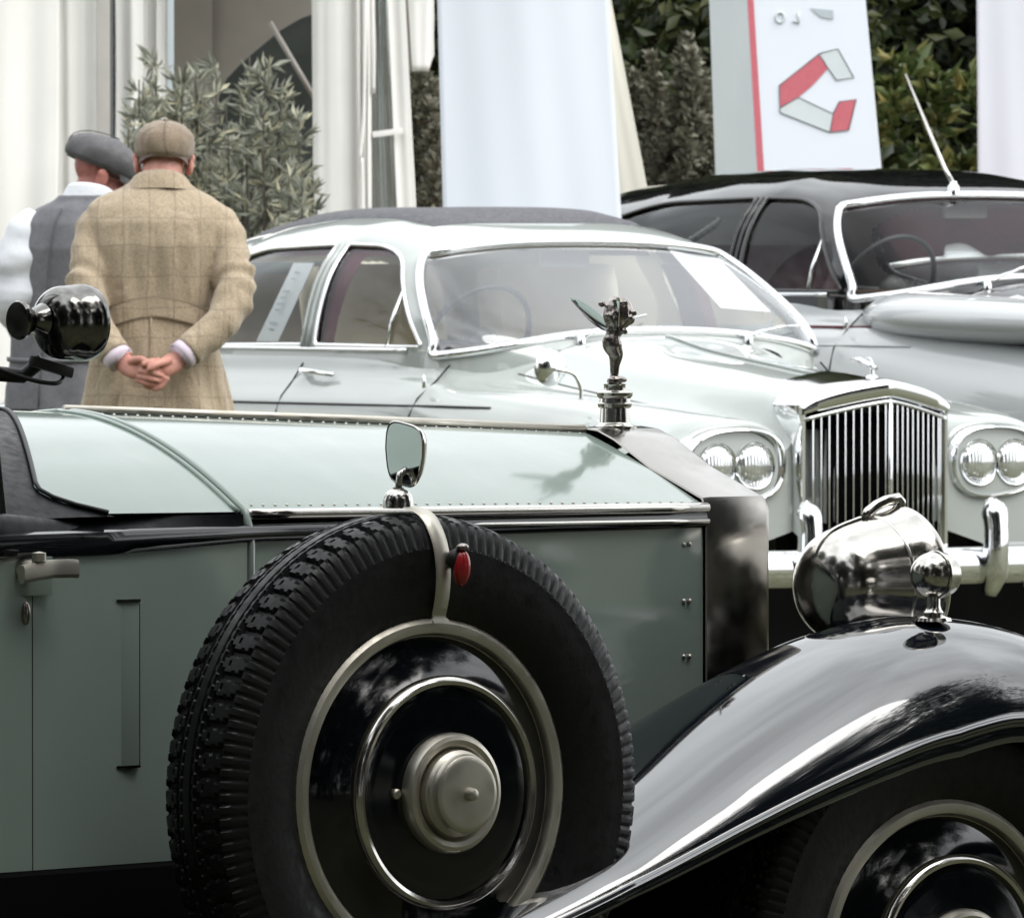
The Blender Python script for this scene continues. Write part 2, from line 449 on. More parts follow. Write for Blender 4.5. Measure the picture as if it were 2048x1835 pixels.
# centre hinge and side hinge strips with rivets
tube('centre_hinge', [(XF + .0, 0, 1.1815), (.5, 0, 1.2015), (XJ, 0, 1.2225)], .0085, M['dullnickel'], CAR_A, 10, smooth=180)
hp = [np.array(bonnet_pt(x, 1)) + np.array((0, -.002, -.004)) for x in np.linspace(XF, XJ + .01, 12)]
h = tube('side_hinge', hp, .0085, M['nickel'], CAR_A, 10, smooth=180); mir(h)
hp2 = [p + np.array((0, -.004, -.020)) for p in hp]
h = tube('side_hinge_lower_bead', hp2, .0045, M['nickel'], CAR_A, 8, smooth=180); mir(h)
def rivets(u, lift, n, m):
    b = MB()
    for i in range(n):
        x = XF - .02 - (XF - XJ - .05) * i / (n - 1)
        p = Vector(bonnet_pt(x, u)); 
        v, f = ell(p, (.0027, .0027, .0018), n=8, m=5); b.add(v, f)
    return b
o = rivets(.055, 0, 44, None).build('rivet_row', M['nickel'], CAR_A, smooth=180, kind='stuff'); mir(o)
o = rivets(.965, 0, 40, None).build('rivet_row', M['dullnickel'], CAR_A, smooth=180, kind='stuff'); mir(o)

# bonnet side panel, black band, body side
def side_r(x):
    if x > XJ: return .287 + .148 * (XF - x) / (XF - XJ) - .006
    return .432 + .16 * min(1, (XJ - x) / .9)
G = [[RT(x, side_r(x) + .004, z) for z in (1.062, 1.0, .9, .8, .7, .585, .56)] for x in np.linspace(XF - .004, XJ + .010, 14)]
v, f = gridvf(G); o = mesh('bonnet_side', v, f, M['green'], CAR_A); mir(o)
xs = np.linspace(XJ - .004, -2.5, 40)
def body_z(x): return [1.052, 1.0, .9, .8, .7, .62, .585]
G = [[RT(x, side_r(x) + .006 - .05 * max(0, (-1.9 - x)) ** 1.5, z) for z in body_z(x)] for x in xs]
v, f = gridvf(G); o = mesh('body_side', v, f, M['green'], CAR_A); mir(o)
# black belt band running from the radiator to the door top
xs = np.linspace(XF - .002, -2.4, 60)
def band(x):
    r = side_r(x) + .004
    zt = 1.062 if x > XJ else 1.062 - .0 * (XJ - x); zb = 1.036 if x > XJ else 1.036 - .012 * min(1, (XJ - x) / .3)
    return [RT(x, r - .002, zt), RT(x, r + .007, zt - .003), RT(x, r + .010, (zt + zb) / 2), RT(x, r + .007, zb + .003), RT(x, r - .002, zb)]
v, f = gridvf([band(x) for x in xs]); o = mesh('belt_band', v, f, M['wheelblack'], CAR_A, smooth=60); mir(o)
# black cockpit surround carries the scuttle section on to the windscreen and door
G = []
for i in range(37):
    u = i / 36
    G.append([np.array(bonnet_pt(scut_rear(u) + .004 + (-.80 - scut_rear(u)) * k / 10, u)) + np.array((0, -.0035 * u, -.004 + .0035 * (1 - u) - .02 * (k / 10) ** 2)) for k in range(11)])
v, f = gridvf(G); o = mesh('cockpit_cowl', v, f, M['leather'], CAR_A, smooth=70); mir(o)
eb = [np.array(bonnet_pt(scut_rear(u) - .006, u, .002)) for u in np.linspace(0, 1, 26)]
o = tube('cowl_edge_roll', eb, .0035, M['rubber'], CAR_A, 10, smooth=180); mir(o)
# padded door top, trim, cockpit
dt = [RT(-.33, .438, 1.058), RT(-.42, .462, 1.056), RT(-.6, .515, 1.060), RT(-.9, .565, 1.062), RT(-1.5, .585, 1.064), RT(-2.3, .54, 1.075)]
o = tube('door_top_roll', cat(dt, 6), np.interp(np.linspace(0, 1, 31), [0, .2, .4, 1], [.010, .024, .032, .034]), M['leather'], CAR_A, 12, smooth=180, flat=(.75, 1)); mir(o)
# dark scuttle side filler between cowl and belt
G = [[RT(x, lerp(.437, side_r(x) + .002, k / 4), lerp(1.082 - .004, 1.05, k / 4)) for k in range(5)] for x in np.linspace(XJ - .01, -.62, 20)]
v, f = gridvf(G); o = mesh('belt_fillet', v, f, M['leather'], CAR_A, smooth=60); mir(o)
mesh('floor_pan', *gridvf([[(-2.4, -.56, .42), (-2.4, .56, .42)], [(1.3, -.3, .42), (1.3, .3, .42)]]), M['dark'], CAR_A)
mesh('bulkhead', *gridvf([[(-.25, -.43, .45), (-.25, .43, .45)], [(-.25, -.43, 1.09), (-.25, .43, 1.09)]]), M['dark'], CAR_A)
MB().box((-.33, 0, 1.08), (.03, .66, .14), None, .012).build('dashboard', M['dashwood'], CAR_A)
MB().box((-1.05, 0, .78), (.5, .96, .2), None, .06).box((-1.32, 0, .98), (.16, .98, .42), Matrix.Rotation(-.2, 4, 'Y'), .06).build('front_seat', M['leather'], CAR_A)
MB().box((-2.05, 0, .80), (.5, .96, .2), None, .06).box((-2.35, 0, .98), (.16, .98, .40), Matrix.Rotation(-.2, 4, 'Y'), .06).build('rear_seat', M['leather'], CAR_A)
G = [[(-2.45 - .12 * math.sin(PI * k / 8) , -.55 + 1.1 * k / 8, z) for k in range(9)] for z in (.55, .8, 1.06)]
mesh('tail_panel', *gridvf(G), M['green'], CAR_A)
# steering wheel
sw = [(-.62 + .06 * math.sin(t), -.28 + .2 * math.cos(t), 1.13 + .19 * math.sin(t)) for t in np.linspace(0, 2 * PI, 33)[:-1]]
st = tube('steering_wheel', sw, .012, M['rubber'], CAR_A, 8, closed=True, smooth=180)
tube('steering_column', [(-.62, -.28, 1.13), (-.3, -.28, 1.03)], .016, M['rubber'], st, smooth=180)

# door shut lines, handle, lock, vent flap
xd = -.500
MB().box(RT(xd, side_r(xd) + .0050, .81), (.0013, .003, .45)).build('door_gap', M['dark'], CAR_A)
MB().box(RT(-.505, side_r(-.505) + .0075, 1.0), (.075, .004, .055), None, .001).build('door_edge', M['green'], CAR_A)
hd = loft('door_handle', [[RT(x, side_r(-.5) + .040 + a * .008, 1.010 + zo + b * .013) for a, b in ((1, .5), (.6, 1), (-.6, 1), (-1, .5), (-1, -.6), (-.5, -1), (.6, -1), (1, -.6))]
          for x, zo in ((-.545, -.006), (-.52, -.002), (-.49, .001), (-.455, .001), (-.448, 0))], M['dullnickel'], CAR_A, smooth=30)
lathe('handle_boss', [(0, .015), (.02, .014), (.032, .010), (.038, .0)], M['dullnickel'], hd, 20, 'y', RT(-.520, side_r(-.52) + .006, 1.010), smooth=40)
lathe('handle_cap', [(0, .010), (.012, .010), (.014, .0)], M['dullnickel'], hd, 16, 'z', RT(-.515, side_r(-.52) + .038, 1.022), smooth=40)
lk = MB(); lk.add(*ell(RT(-.515, side_r(-.515) + .008, .948), (.0075, .006, .017), n=14, m=10)); lk.build('door_lock', M['bronze'], CAR_A, smooth=180)
vf = MB().box(RT(-.305, side_r(-.305) + .0060, .842), (.043, .004, .235), None, .001).build('vent_flap', M['green'], CAR_A)
MB().box(RT(-.305, side_r(-.305) + .0070, .9605), (.043, .008, .0035)).build('flap_lip', M['nickel'], vf)
MB().box(RT(-.305, side_r(-.305) + .0070, .7235), (.043, .008, .0035)).build('flap_lip', M['nickel'], vf)
MB().box(RT(-.2815, side_r(-.29) + .0068, .842), (.0025, .003, .237)).build('flap_gap', M['dark'], vf)
for zz in (1.012, .926, .842):
    for dx in (0, .012):
        b = MB(); b.add(*ell(RT(.925 - dx, side_r(.925) + .006, zz), (.004, .004, .004), n=8, m=6)); b.build('bonnet_stud', M['dullnickel'], CAR_A, smooth=180)

# sill, valance, chassis, running board
G = [[RT(x, side_r(x) + o_, z) for o_, z in ((.004, .585), (.010, .578), (.010, .50), (.0, .36))] for x in np.linspace(.9, -2.4, 20)]
v, f = gridvf(G); o = mesh('valance', v, f, M['dark'], CAR_A); mir(o)
o = MB().box(RT(-1.0, .68, .385), (1.5, .24, .03), None, .008).build('running_board', M['rubber'], CAR_A); mir(o)
for r in (.36, -.36): MB().box(RT(-.4, r, .40), (3.9, .07, .14)).build('chassis_rail', M['dark'], CAR_A)

# radiator
def shell_section(x, grow=0.0, inset=0.0):
    hw = .289 - inset
    pts = [(-hw, .50), (-hw, .75), (-hw, 1.0), (-hw, 1.062), (-hw + .010, 1.080 - inset), (-hw * .55, 1.124 - inset), (-.075, 1.166 - inset), (-.035, 1.180 - inset), (0, 1.183 - inset),
           (.035, 1.180 - inset), (.075, 1.166 - inset), (hw * .55, 1.124 - inset), (hw - .010, 1.080 - inset), (hw, 1.062), (hw, 1.0), (hw, .75), (hw, .50)]
    return [(x, -a, z) for a, z in pts]
rings = [shell_section(x, inset=i) for x, i in ((.960, .0), (.962, -.002), (.975, -.003), (1.080, -.003), (1.088, -.0005), (1.090, .006), (1.088, .022), (1.072, .026))]
v, f = gridvf(rings); sh = mesh('radiator_shell', v, f, M['shell'], CAR_A, smooth=35)
mesh('radiator_core', [(1.066, -.265, .5), (1.066, .265, .5), (1.066, .265, 1.05), (1.066, 0, 1.15), (1.066, -.265, 1.05)], [(0, 1, 2, 3, 4)], M['dark'], CAR_A)
for i in range(20):
    y = -.255 + .51 * i / 19
    zt = 1.045 + (.265 - abs(y)) / .265 * .10
    MB().box((1.074, y, (zt + .5) / 2), (.016, .006, zt - .5)).build('radiator_shutter', M['nickel'], sh)
# apron between radiator and wing
G = [[RT(1.0 + .12 * i / 6, lerp(.285, .40, j / 6), .74 - .10 * (j / 6) ** 2 - .05 * i / 6) for j in range(7)] for i in range(7)]
v, f = gridvf(G); o = mesh('front_apron', v, f, M['black'], CAR_A, smooth=180); mir(o)
fl = [[RT(x, .29 + .05 * s, .80 - .14 * s) for s in np.linspace(0, 1, 5)] for x in (.99, 1.06, 1.1)]
v, f = gridvf(fl); o = mesh('radiator_stay_plate', v, f, M['nickel'], CAR_A, smooth=180); mir(o)

# radiator cap with mascot
capx = 1.026
cp = lathe('radiator_cap', [(1.178, .034), (1.186, .034), (1.188, .027), (1.192, .0235), (1.214, .0225), (1.216, .026), (1.221, .0265), (1.223, .0245), (1.229, .0240), (1.233, .0275), (1.238, .0280), (1.241, .025), (1.243, .017), (1.248, .0165), (1.251, .0175), (1.254, .0)],
           M['nickel'], CAR_A, 28, 'z', (capx, 0, 0), smooth=35)
def mascot():
    V = []; F = []
    def ad(v, f):
        k = len(V); V.extend([tuple(p) for p in v]); F.extend([tuple(i + k for i in q) for q in f])
    # small draped figure leaning forward into the wind, arms swept back beneath flowing sleeves
    chain = cat([(-.004, 0, 0), (0, 0, .012), (.001, 0, .028), (.003, 0, .045), (-.004, 0, .060), (-.003, 0, .074), (.004, 0, .086), (.010, 0, .096)], 5)
    rad = np.interp(np.linspace(0, 1, len(chain)), np.linspace(0, 1, 8), [.0105, .0070, .0085, .0130, .0172, .0130, .0150, .014])
    ad(*tubevf(chain, rad, 12, flat=(1.0, .85), up=(1, 0, .01)))
    ad(*ell((.020, 0, .116), (.0115, .0095, .0130), Matrix.Rotation(.4, 4, 'Y')))           # head
    ad(*ell((.004, .0, .112), (.016, .013, .013), Matrix.Rotation(-.2, 4, 'Y')))            # hair and shoulder drapery
    ad(*ell((-.003, -.010, .100), (.015, .008, .017)))
    ad(*ell((.026, -.004, .100), (.010, .010, .010)))
    for k in range(22):
        a = RNG.random(3)
        ad(*ell((-.020 + .056 * a[0], -.026 + .040 * a[1], .080 + .054 * a[2]), (.005 + .003 * a[1], .004, .005), n=8, m=6))
    ad(*ell((.008, 0, .108), (.025, .022, .028), Matrix.Rotation(.25, 4, 'Y')))
    ad(*ell((.006, 0, .006), (.018, .013, .006))); ad(*ell((-.010, .002, .066), (.009, .011, .011)))
    v, f = remeshed(V, F, .0016, 2)
    return v, f
v, f = mascot()
ms = mesh('mascot', v + np.array((capx - .001, 0, 1.252)), f, M['bronze'], cp, smooth=180)
def wing(side):
    # leaf shaped wing swept back and up
    G = []
    for i in range(13):
        s = i / 12
        c = np.array((capx - .002 - .038 * s, side * (.008 + .046 * s), 1.252 + .086 + .032 * s + .012 * s * s))
        w = .0135 * math.sin(PI * min(.97, .10 + .9 * s)) ** .7 + .001
        up = np.array((-.25, side * .15, 1.0)); up /= np.linalg.norm(up)
        G.append([c + up * w * t + np.array((0, side * .005 * (1 - t * t), 0)) for t in np.linspace(-1, 1, 7)])
    v1, f1 = gridvf(G); n = len(v1)
    v2 = [p - np.array((.0, side * .002, 0)) for p in v1]
    v = list(v1) + v2; f = f1 + [tuple(reversed([i + n for i in q])) for q in f1]
    return v, f
b = MB(); b.add(*wing(1)); b.add(*wing(-1)); b.build('mascot_wings', M['chrome'], cp, smooth=180)

# ---------------- wheels: shared meshes, axis along local y, outside = -y
TR = .395
def tyre_mesh():
    prof = [(.052, .236), (.062, .247), (.070, .262), (.0755, .285), (.078, .31), (.0785, .330), (.0775, .342), (.0778, .346), (.0765, .350)]
    sh = [(lerp(.0765, .060, t), lerp(.350, .3835, t) + .006 * math.sin(PI * t)) for t in np.linspace(.08, 1, 9)]
    tr = [(w, .3955 - .012 * (w / .06) ** 2.2) for w in np.linspace(.0585, 0, 27)]
    half = prof + sh + tr
    full = [(a, r) for a, r in half] + [(-a, r) for a, r in reversed(half[:-1])]
    N, PITCHES = 816, 68
    A = np.array([p[0] for p in full]); R0 = np.array([p[1] for p in full])
    th = np.linspace(0, 2 * PI, N, endpoint=False)
    ph = (th * PITCHES / (2 * PI))[:, None]; p = ph % 1.0
    aw = np.abs(A)[None, :] * np.ones((N, 1)); sgn = np.sign(A)[None, :]
    p = (ph + .5 * (sgn > 0)) % 1.0
    zig = np.abs(((2 * ph) % 1.0) - .5) * .004
    dep = np.zeros((N, len(A)))
    g = lambda c, hw: (np.abs(aw - c - zig) < hw)
    tread = aw < .0590
    dep = np.where(tread & g(.0085, .0016), .006, dep)
    dep = np.where(tread & g(.0185, .0019), .007, dep)
    d = np.abs(p - .5)
    slot = (aw > .024) & (aw < .056) & (d < .10)
    slot |= (aw > .023) & (aw < .0285) & (d < .27)
    slot |= (aw > .0415) & (aw < .0455) & (d < .24)
    slot |= (aw > .0525) & (aw < .0590) & (d < .26)
    slot |= (aw > .032) & (aw < .036) & (np.abs(d - .5) < .10)
    dep = np.where(tread & slot, .0075, dep)
    sp = np.abs(((2 * ph + .25) % 1.0) - .5)
    shz = (aw >= .0590) & (R0[None, :] > .3495)
    dep = np.where(shz & (sp < .13), .0045, dep)
    Rr = R0[None, :] - dep
    G = np.stack([Rr * np.cos(th)[:, None], -A[None, :] * np.ones((N, 1)), Rr * np.sin(th)[:, None]], -1)
    v, f = gridvf(G, closeu=True)
    me = bpy.data.meshes.new('tyre'); me.from_pydata(v.tolist(), [], f); me.update(); me.materials.append(M['tyre'])
    me.polygons.foreach_set('use_smooth', [True] * len(me.polygons)); me.set_sharp_from_angle(angle=math.radians(32))
    return me
TYRE = tyre_mesh()
def lathe_me(name, prof, m, n=96, sm=35):
    v, f = lathevf(prof, n, 'y')
    o = mesh(name, v, f, m, None, smooth=sm); me = o.data; bpy.data.objects.remove(o); return me
W_DISC = lathe_me('wheel_disc', [(.045, .242), (.050, .226), (.054, .215), (.062, .196), (.074, .176), (.086, .163), (.092, .157), (.095, .150), (.0965, .13), (.098, .11), (.100, .085), (.100, .0)], M['wheelblack'])
W_RING = lathe_me('trim_ring', [(.052, .2215), (.060, .2225), (.0650, .226), (.0670, .232), (.0665, .240), (.060, .248), (.046, .251)], M['dullnickel'])
W_BEAD = lathe_me('disc_ring', [(.084, .166), (.093, .167), (.099, .1645), (.1025, .159), (.1005, .1535), (.094, .151)], M['nickel'])
W_HUB = lathe_me('hub_plate', [(.098, .086), (.112, .0855), (.118, .082), (.1205, .076), (.1185, .069), (.112, .064), (.110, .0635)], M['dullnickel'])
W_CAP = lathe_me('hub_cap', [(.108, .0635), (.124, .0615), (.126, .0590), (.1275, .0585), (.129, .0600), (.131, .0585), (.1325, .0565), (.134, .0575), (.136, .0560), (.142, .0545), (.145, .051), (.1455, .046), (.1462, .010), (.150, .0098), (.157, .0085), (.1595, .005), (.160, 0)], M['dullnickel'])
W_VALVE = lathe_me('valve_cap', [(.095, .008), (.104, .0075), (.106, .005), (.106, 0)], M['dullnickel'], 16)
W_BACK = lathe_me('wheel_back', [(-.05, .24), (-.05, .10), (-.08, .06), (-.08, 0)], M['dark'])
def wheel(name, x, r, z, side=1, roll=0.0):
    w = bpy.data.objects.new(name, W_DISC); link(w, CAR_A)
    w.location = RT(x, r * side, z); w.rotation_euler = (0, roll, 0 if side > 0 else PI)
    for nm, me in (('tyre', TYRE), ('trim_ring', W_RING), ('disc_ring', W_BEAD), ('hub_plate', W_HUB), ('hub_cap', W_CAP), ('wheel_back', W_BACK)):
        link(bpy.data.objects.new(nm, me), w)
    vc = link(bpy.data.objects.new('valve_cap', W_VALVE), w); vc.location = (-.097, 0, .002)
    return w
SPZ = .690
spare = wheel('spare_wheel', 0, .735, SPZ); wheel('spare_wheel', 0, .735, SPZ, -1)
FWX, FWR = 1.020, .700
wheel('front_wheel', FWX, FWR, .395, 1, 0.0); wheel('front_wheel', FWX, FWR, .395, -1)
wheel('rear_wheel', -2.05, .70, .395, 1); wheel('rear_wheel', -2.05, .70, .395, -1)

# strap over the spare tyre with red reflector lamp
sx = -.006
path = cat([(-.03, .402), (0, .4035), (.03, .401), (.055, .392), (.072, .372), (.083, .345), (.086, .315), (.083, .285), (.076, .262), (.071, .250), (.074, .240)], 4)
G = []
for i, (a, r) in enumerate(path):
    t = i / (len(path) - 1); w = .0155 - .003 * t + (.003 if t > .93 else 0)
    sk = .014 * t
    G.append([RT(sx + sk + q * w, .735 + a + e, SPZ + r + e2) for q, e, e2 in ((-1, 0, 0), (-.9, .0022 * t, .0022 * (1 - t)), (.9, .0022 * t, .0022 * (1 - t)), (1, 0, 0))])
v, f = gridvf(G); mesh('tyre_strap', v, f, M['dullnickel'], CAR_A, smooth=50)
rl = MB(); rl.add(*ell(RT(.022, .735 + .104, SPZ + .318), (.0125, .012, .026), Matrix.Rotation(.1, 4, 'X'), 20, 14))
rlo = rl.build('red_lamp', M['red'], CAR_A, smooth=180)
b = MB(); b.add(*ell(RT(.018, .735 + .094, SPZ + .331), (.013, .012, .015), None, 14, 10)); b.build('lamp_holder', M['rubber'], rlo, smooth=180)
b = MB(); b.add(*ell(RT(.022, .735 + .105, SPZ + .348), (.010, .009, .006), None, 14, 8)); b.build('lamp_cap', M['bronze'], rlo, smooth=180)
# wing mirror on the spare
mb = lathe('mirror_base', [(.0, .0225), (.010, .022), (.018, .020), (.024, .0155), (.027, .009), (.029, .0085), (.031, .0)], M['nickel'], CAR_A, 24, 'z', RT(-.010, .735, SPZ + .402), smooth=35)
mc = Vector(RT(.004, .733, 1.171))
tube('mirror_stem', [RT(-.010, .735, SPZ + .425), RT(-.006, .734, SPZ + .45), mc + Vector((.010, 0, -.02))], .0052, M['nickel'], mb, 10, smooth=180)
def mirror_head():
    nrm = Vector((-.985, -.05, -.10)).normalized()
    side = Vector((0, 0, 1)).cross(nrm).normalized(); up = nrm.cross(side).normalized()
    tilt = Matrix.Rotation(math.radians(-10), 3, nrm); side = tilt @ side; up = tilt @ up
    out = []
    for t in np.linspace(0, 2 * PI, 48, endpoint=False):
        c, s = math.cos(t), math.sin(t); k = 4.0
        q = (abs(c) ** k + abs(s) ** k) ** (-1 / k)
        a, b_ = q * c * .0385, q * s * .0425
        if b_ < 0: a = a * (1 + .22 * b_ / .042); b_ *= 1.12
        out.append((a, b_))
    rings = []
    for sc_, d in ((.0, -.020), (.5, -.018), (.85, -.012), (1.0, -.003), (1.03, .001), (1.0, .003), (.95, .0025)):
        rings.append([mc + side * a * sc_ + up * b_ * sc_ + nrm * d for a, b_ in out])
    v, f = gridvf(rings, closev=True); mesh('mirror_shell', v, f, M['nickel'], mb, smooth=50)
    v = [mc + side * a * .95 + up * b_ * .95 + nrm * .0024 for a, b_ in out]
    mesh('mirror_glass', v, [tuple(range(len(v)))], M['mirror'], mb, smooth=0)
mirror_head()

# ---------------- front wings
wp = cat([(-.45, .405), (-.25, .435), (-.05, .480), (.125, .548), (.30, .612), (.482, .690), (.65, .767), (.78, .823), (.90, .868), (1.0, .893), (1.11, .906), (1.24, .893), (1.37, .845), (1.47, .765), (1.545, .655), (1.58, .53), (1.59, .44)], 6)
sec0 = [(.400, -.075), (.445, -.034), (.485, -.014), (.53, -.003), (.58, .0), (.63, -.003), (.68, -.012), (.72, -.026), (.752, -.045), (.780, -.069), (.802, -.096), (.817, -.122), (.824, -.138), (.832, -.141), (.835, -.146), (.831, -.151), (.825, -.154), (.827, -.170), (.824, -.180), (.818, -.180)]
sec = cat(sec0, 3)
G = []
tang = np.gradient(wp, axis=0); tang /= np.linalg.norm(tang, axis=1)[:, None]
for (x, z), (tx, tz) in zip(wp, tang):
    k = np.interp(x, [0, .3, .5, .75, .95, 1.6], [.46, .52, .64, .85, 1, 1])
    wid = np.interp(x, [0, .3, .55, 1.1], [.022, .022, .010, 0])
    ring = []
    for r, d in sec:
        rr = r + wid * (r - .4) / .44
        n = (-tz, tx)
        ring.append(RT(x + n[0] * d * k, rr, z + n[1] * d * k))
    G.append(ring)
v, f = gridvf(G); wg = mesh('front_wing', v, f, M['black'], CAR_A, smooth=60)
bead = [g[-5] for g in G]
mir(wg)
# dark inner wing wall
G2 = [[RT(x, .405, z - .06), RT(x, .405, z - .3), RT(x, .39, .2)] for (x, z) in wp[6:]]
v, f = gridvf(G2); o = mesh('inner_wing', v, f, M['dark'], CAR_A); mir(o)

# ---------------- headlamps
def headlamp(side):
    c = Vector(RT(1.190, .405 * side, .948))
    prof = [(-.118, 0), (-.1165, .022), (-.111, .044), (-.100, .063), (-.082, .079), (-.058, .0895), (-.028, .0975), (-.003, .1035), (.0, .1045)]
    q = cat(prof, 4); prof = [(a, max(0, r)) for a, r in q]
    h = lathe('headlamp', prof, M['nickel'], CAR_A, 64, 'x', c, smooth=60)
    lathe('lamp_rim', [(-.002, .1030), (.0, .1060), (.004, .1070), (.022, .1110), (.044, .1165), (.048, .1195), (.058, .1205), (.064, .117), (.066, .108)], M['nickel'], h, 64, 'x', c, smooth=50)
    lathe('lamp_glass', [(.065, .109), (.076, .085), (.083, .05), (.085, 0)], M['lens'], h, 48, 'x', c, smooth=180)
    tube('lamp_crest', [c + Vector((-.010, 0, .100)), c + Vector((-.002, 0, .110)), c + Vector((.016, 0, .1205)), c + Vector((.036, 0, .1275)), c + Vector((.060, 0, .1315)), c + Vector((.066, 0, .126)), c + Vector((.066, 0, .112))], .0085, M['nickel'], h, 10, smooth=180, flat=(.9, 1))
    tube('lamp_crest_rib', [c + Vector((a, 0, r + .001)) for a, r in prof[8:-1]], .0035, M['nickel'], h, 8, smooth=180)
    tube('lamp_post', [c + Vector((.0, 0, -.10)), c + Vector((0, 0, -.16)), c + Vector((-.02, .0, -.34))], .016, M['nickel'], h, 12, smooth=180)
headlamp(1); headlamp(-1)
tube('lamp_tie_bar', [RT(1.19, -.42, .80), RT(1.19, .42, .80)], .013, M['nickel'], CAR_A, 12, smooth=180)
# side lamps on the wings
def sidelamp(side):
    c = Vector(RT(1.095, .655 * side, .971))
    prof = [(-.036, 0)] + [(-.036 * math.cos(a), .0345 * math.sin(a)) for a in np.linspace(.15, PI / 2, 9)] + [(.001, .0365), (.005, .037), (.007, .0355), (.022, .033), (.030, .030), (.034, .018), (.035, 0)]
    s = lathe('side_lamp', prof, M['nickel'], CAR_A, 40, 'x', c, smooth=40)
    lathe('side_lamp_foot', [(-.069, .028), (-.064, .026), (-.060, .014), (-.056, .0155), (-.052, .0125), (-.046, .0105), (-.028, .011)], M['nickel'], s, 24, 'z', c, smooth=40)
sidelamp(1); sidelamp(-1)
# windscreen frame, pillar spot lamp and bracket
MB().box(RT(-.560, .470, 1.36), (.022, .022, .62), Matrix.Rotation(-.12, 4, 'Y'), .005).build('windscreen_pillar', M['black'], CAR_A)
MB().box(RT(-.560, -.470, 1.36), (.022, .022, .62), Matrix.Rotation(-.12, 4, 'Y'), .005).build('windscreen_pillar', M['black'], CAR_A)
MB().box(RT(-.60, 0, 1.665), (.02, .94, .02), None, .004).build('windscreen_top_rail', M['black'], CAR_A)
mesh('windscreen_glass', [RT(-.526, .46, 1.08), RT(-.526, -.46, 1.08), RT(-.596, -.46, 1.66), RT(-.596, .46, 1.66)], [(0, 1, 2, 3)], M['glass'], CAR_A, smooth=0)
c = Vector(RT(-.452, .55, 1.357))
prof = [(-.052, 0)] + [(-.018 - .036 * math.cos(a), .0525 * math.sin(a) ** .85) for a in np.linspace(.12, PI / 2, 10)] + [(.008, .0535), (.009, .0545), (.020, .0545), (.028, .052), (.030, .048)]
sp = lathe('spot_lamp', prof, M['darkchrome'], CAR_A, 40, 'x', c, smooth=45)
lathe('spot_lamp_glass', [(.029, .049), (.036, .03), (.038, 0)], M['lens'], sp, 32, 'x', c, smooth=180)
lathe('spot_lamp_hub', [(-.094, .026), (-.090, .028), (-.084, .026), (-.076, .018), (-.066, .017), (-.05, .024)], M['darkchrome'], sp, 28, 'x', c + Vector((-.004, 0, .004)), smooth=40)
tube('spot_lamp_bracket', [c + Vector((-.03, .03, -.052)), c + Vector((-.05, .05, -.075)), c + Vector((-.10, .075, -.07))], .011, M['rubber'], sp, 10, smooth=180)
b = MB(); b.box(c + Vector((-.03, .01, -.062)), (.075, .012, .016), Matrix.Rotation(.25, 4, 'Y'), .005); b.build('spot_lamp_arm', M['rubber'], sp)
tube('spot_lamp_cable', cat([c + Vector((.01, .03, -.07)), c + Vector((-.03, .0, -.085)), c + Vector((-.08, .02, -.075)), c + Vector((-.14, .05, -.05))], 6), .0035, M['rubber'], sp, 6, smooth=180)
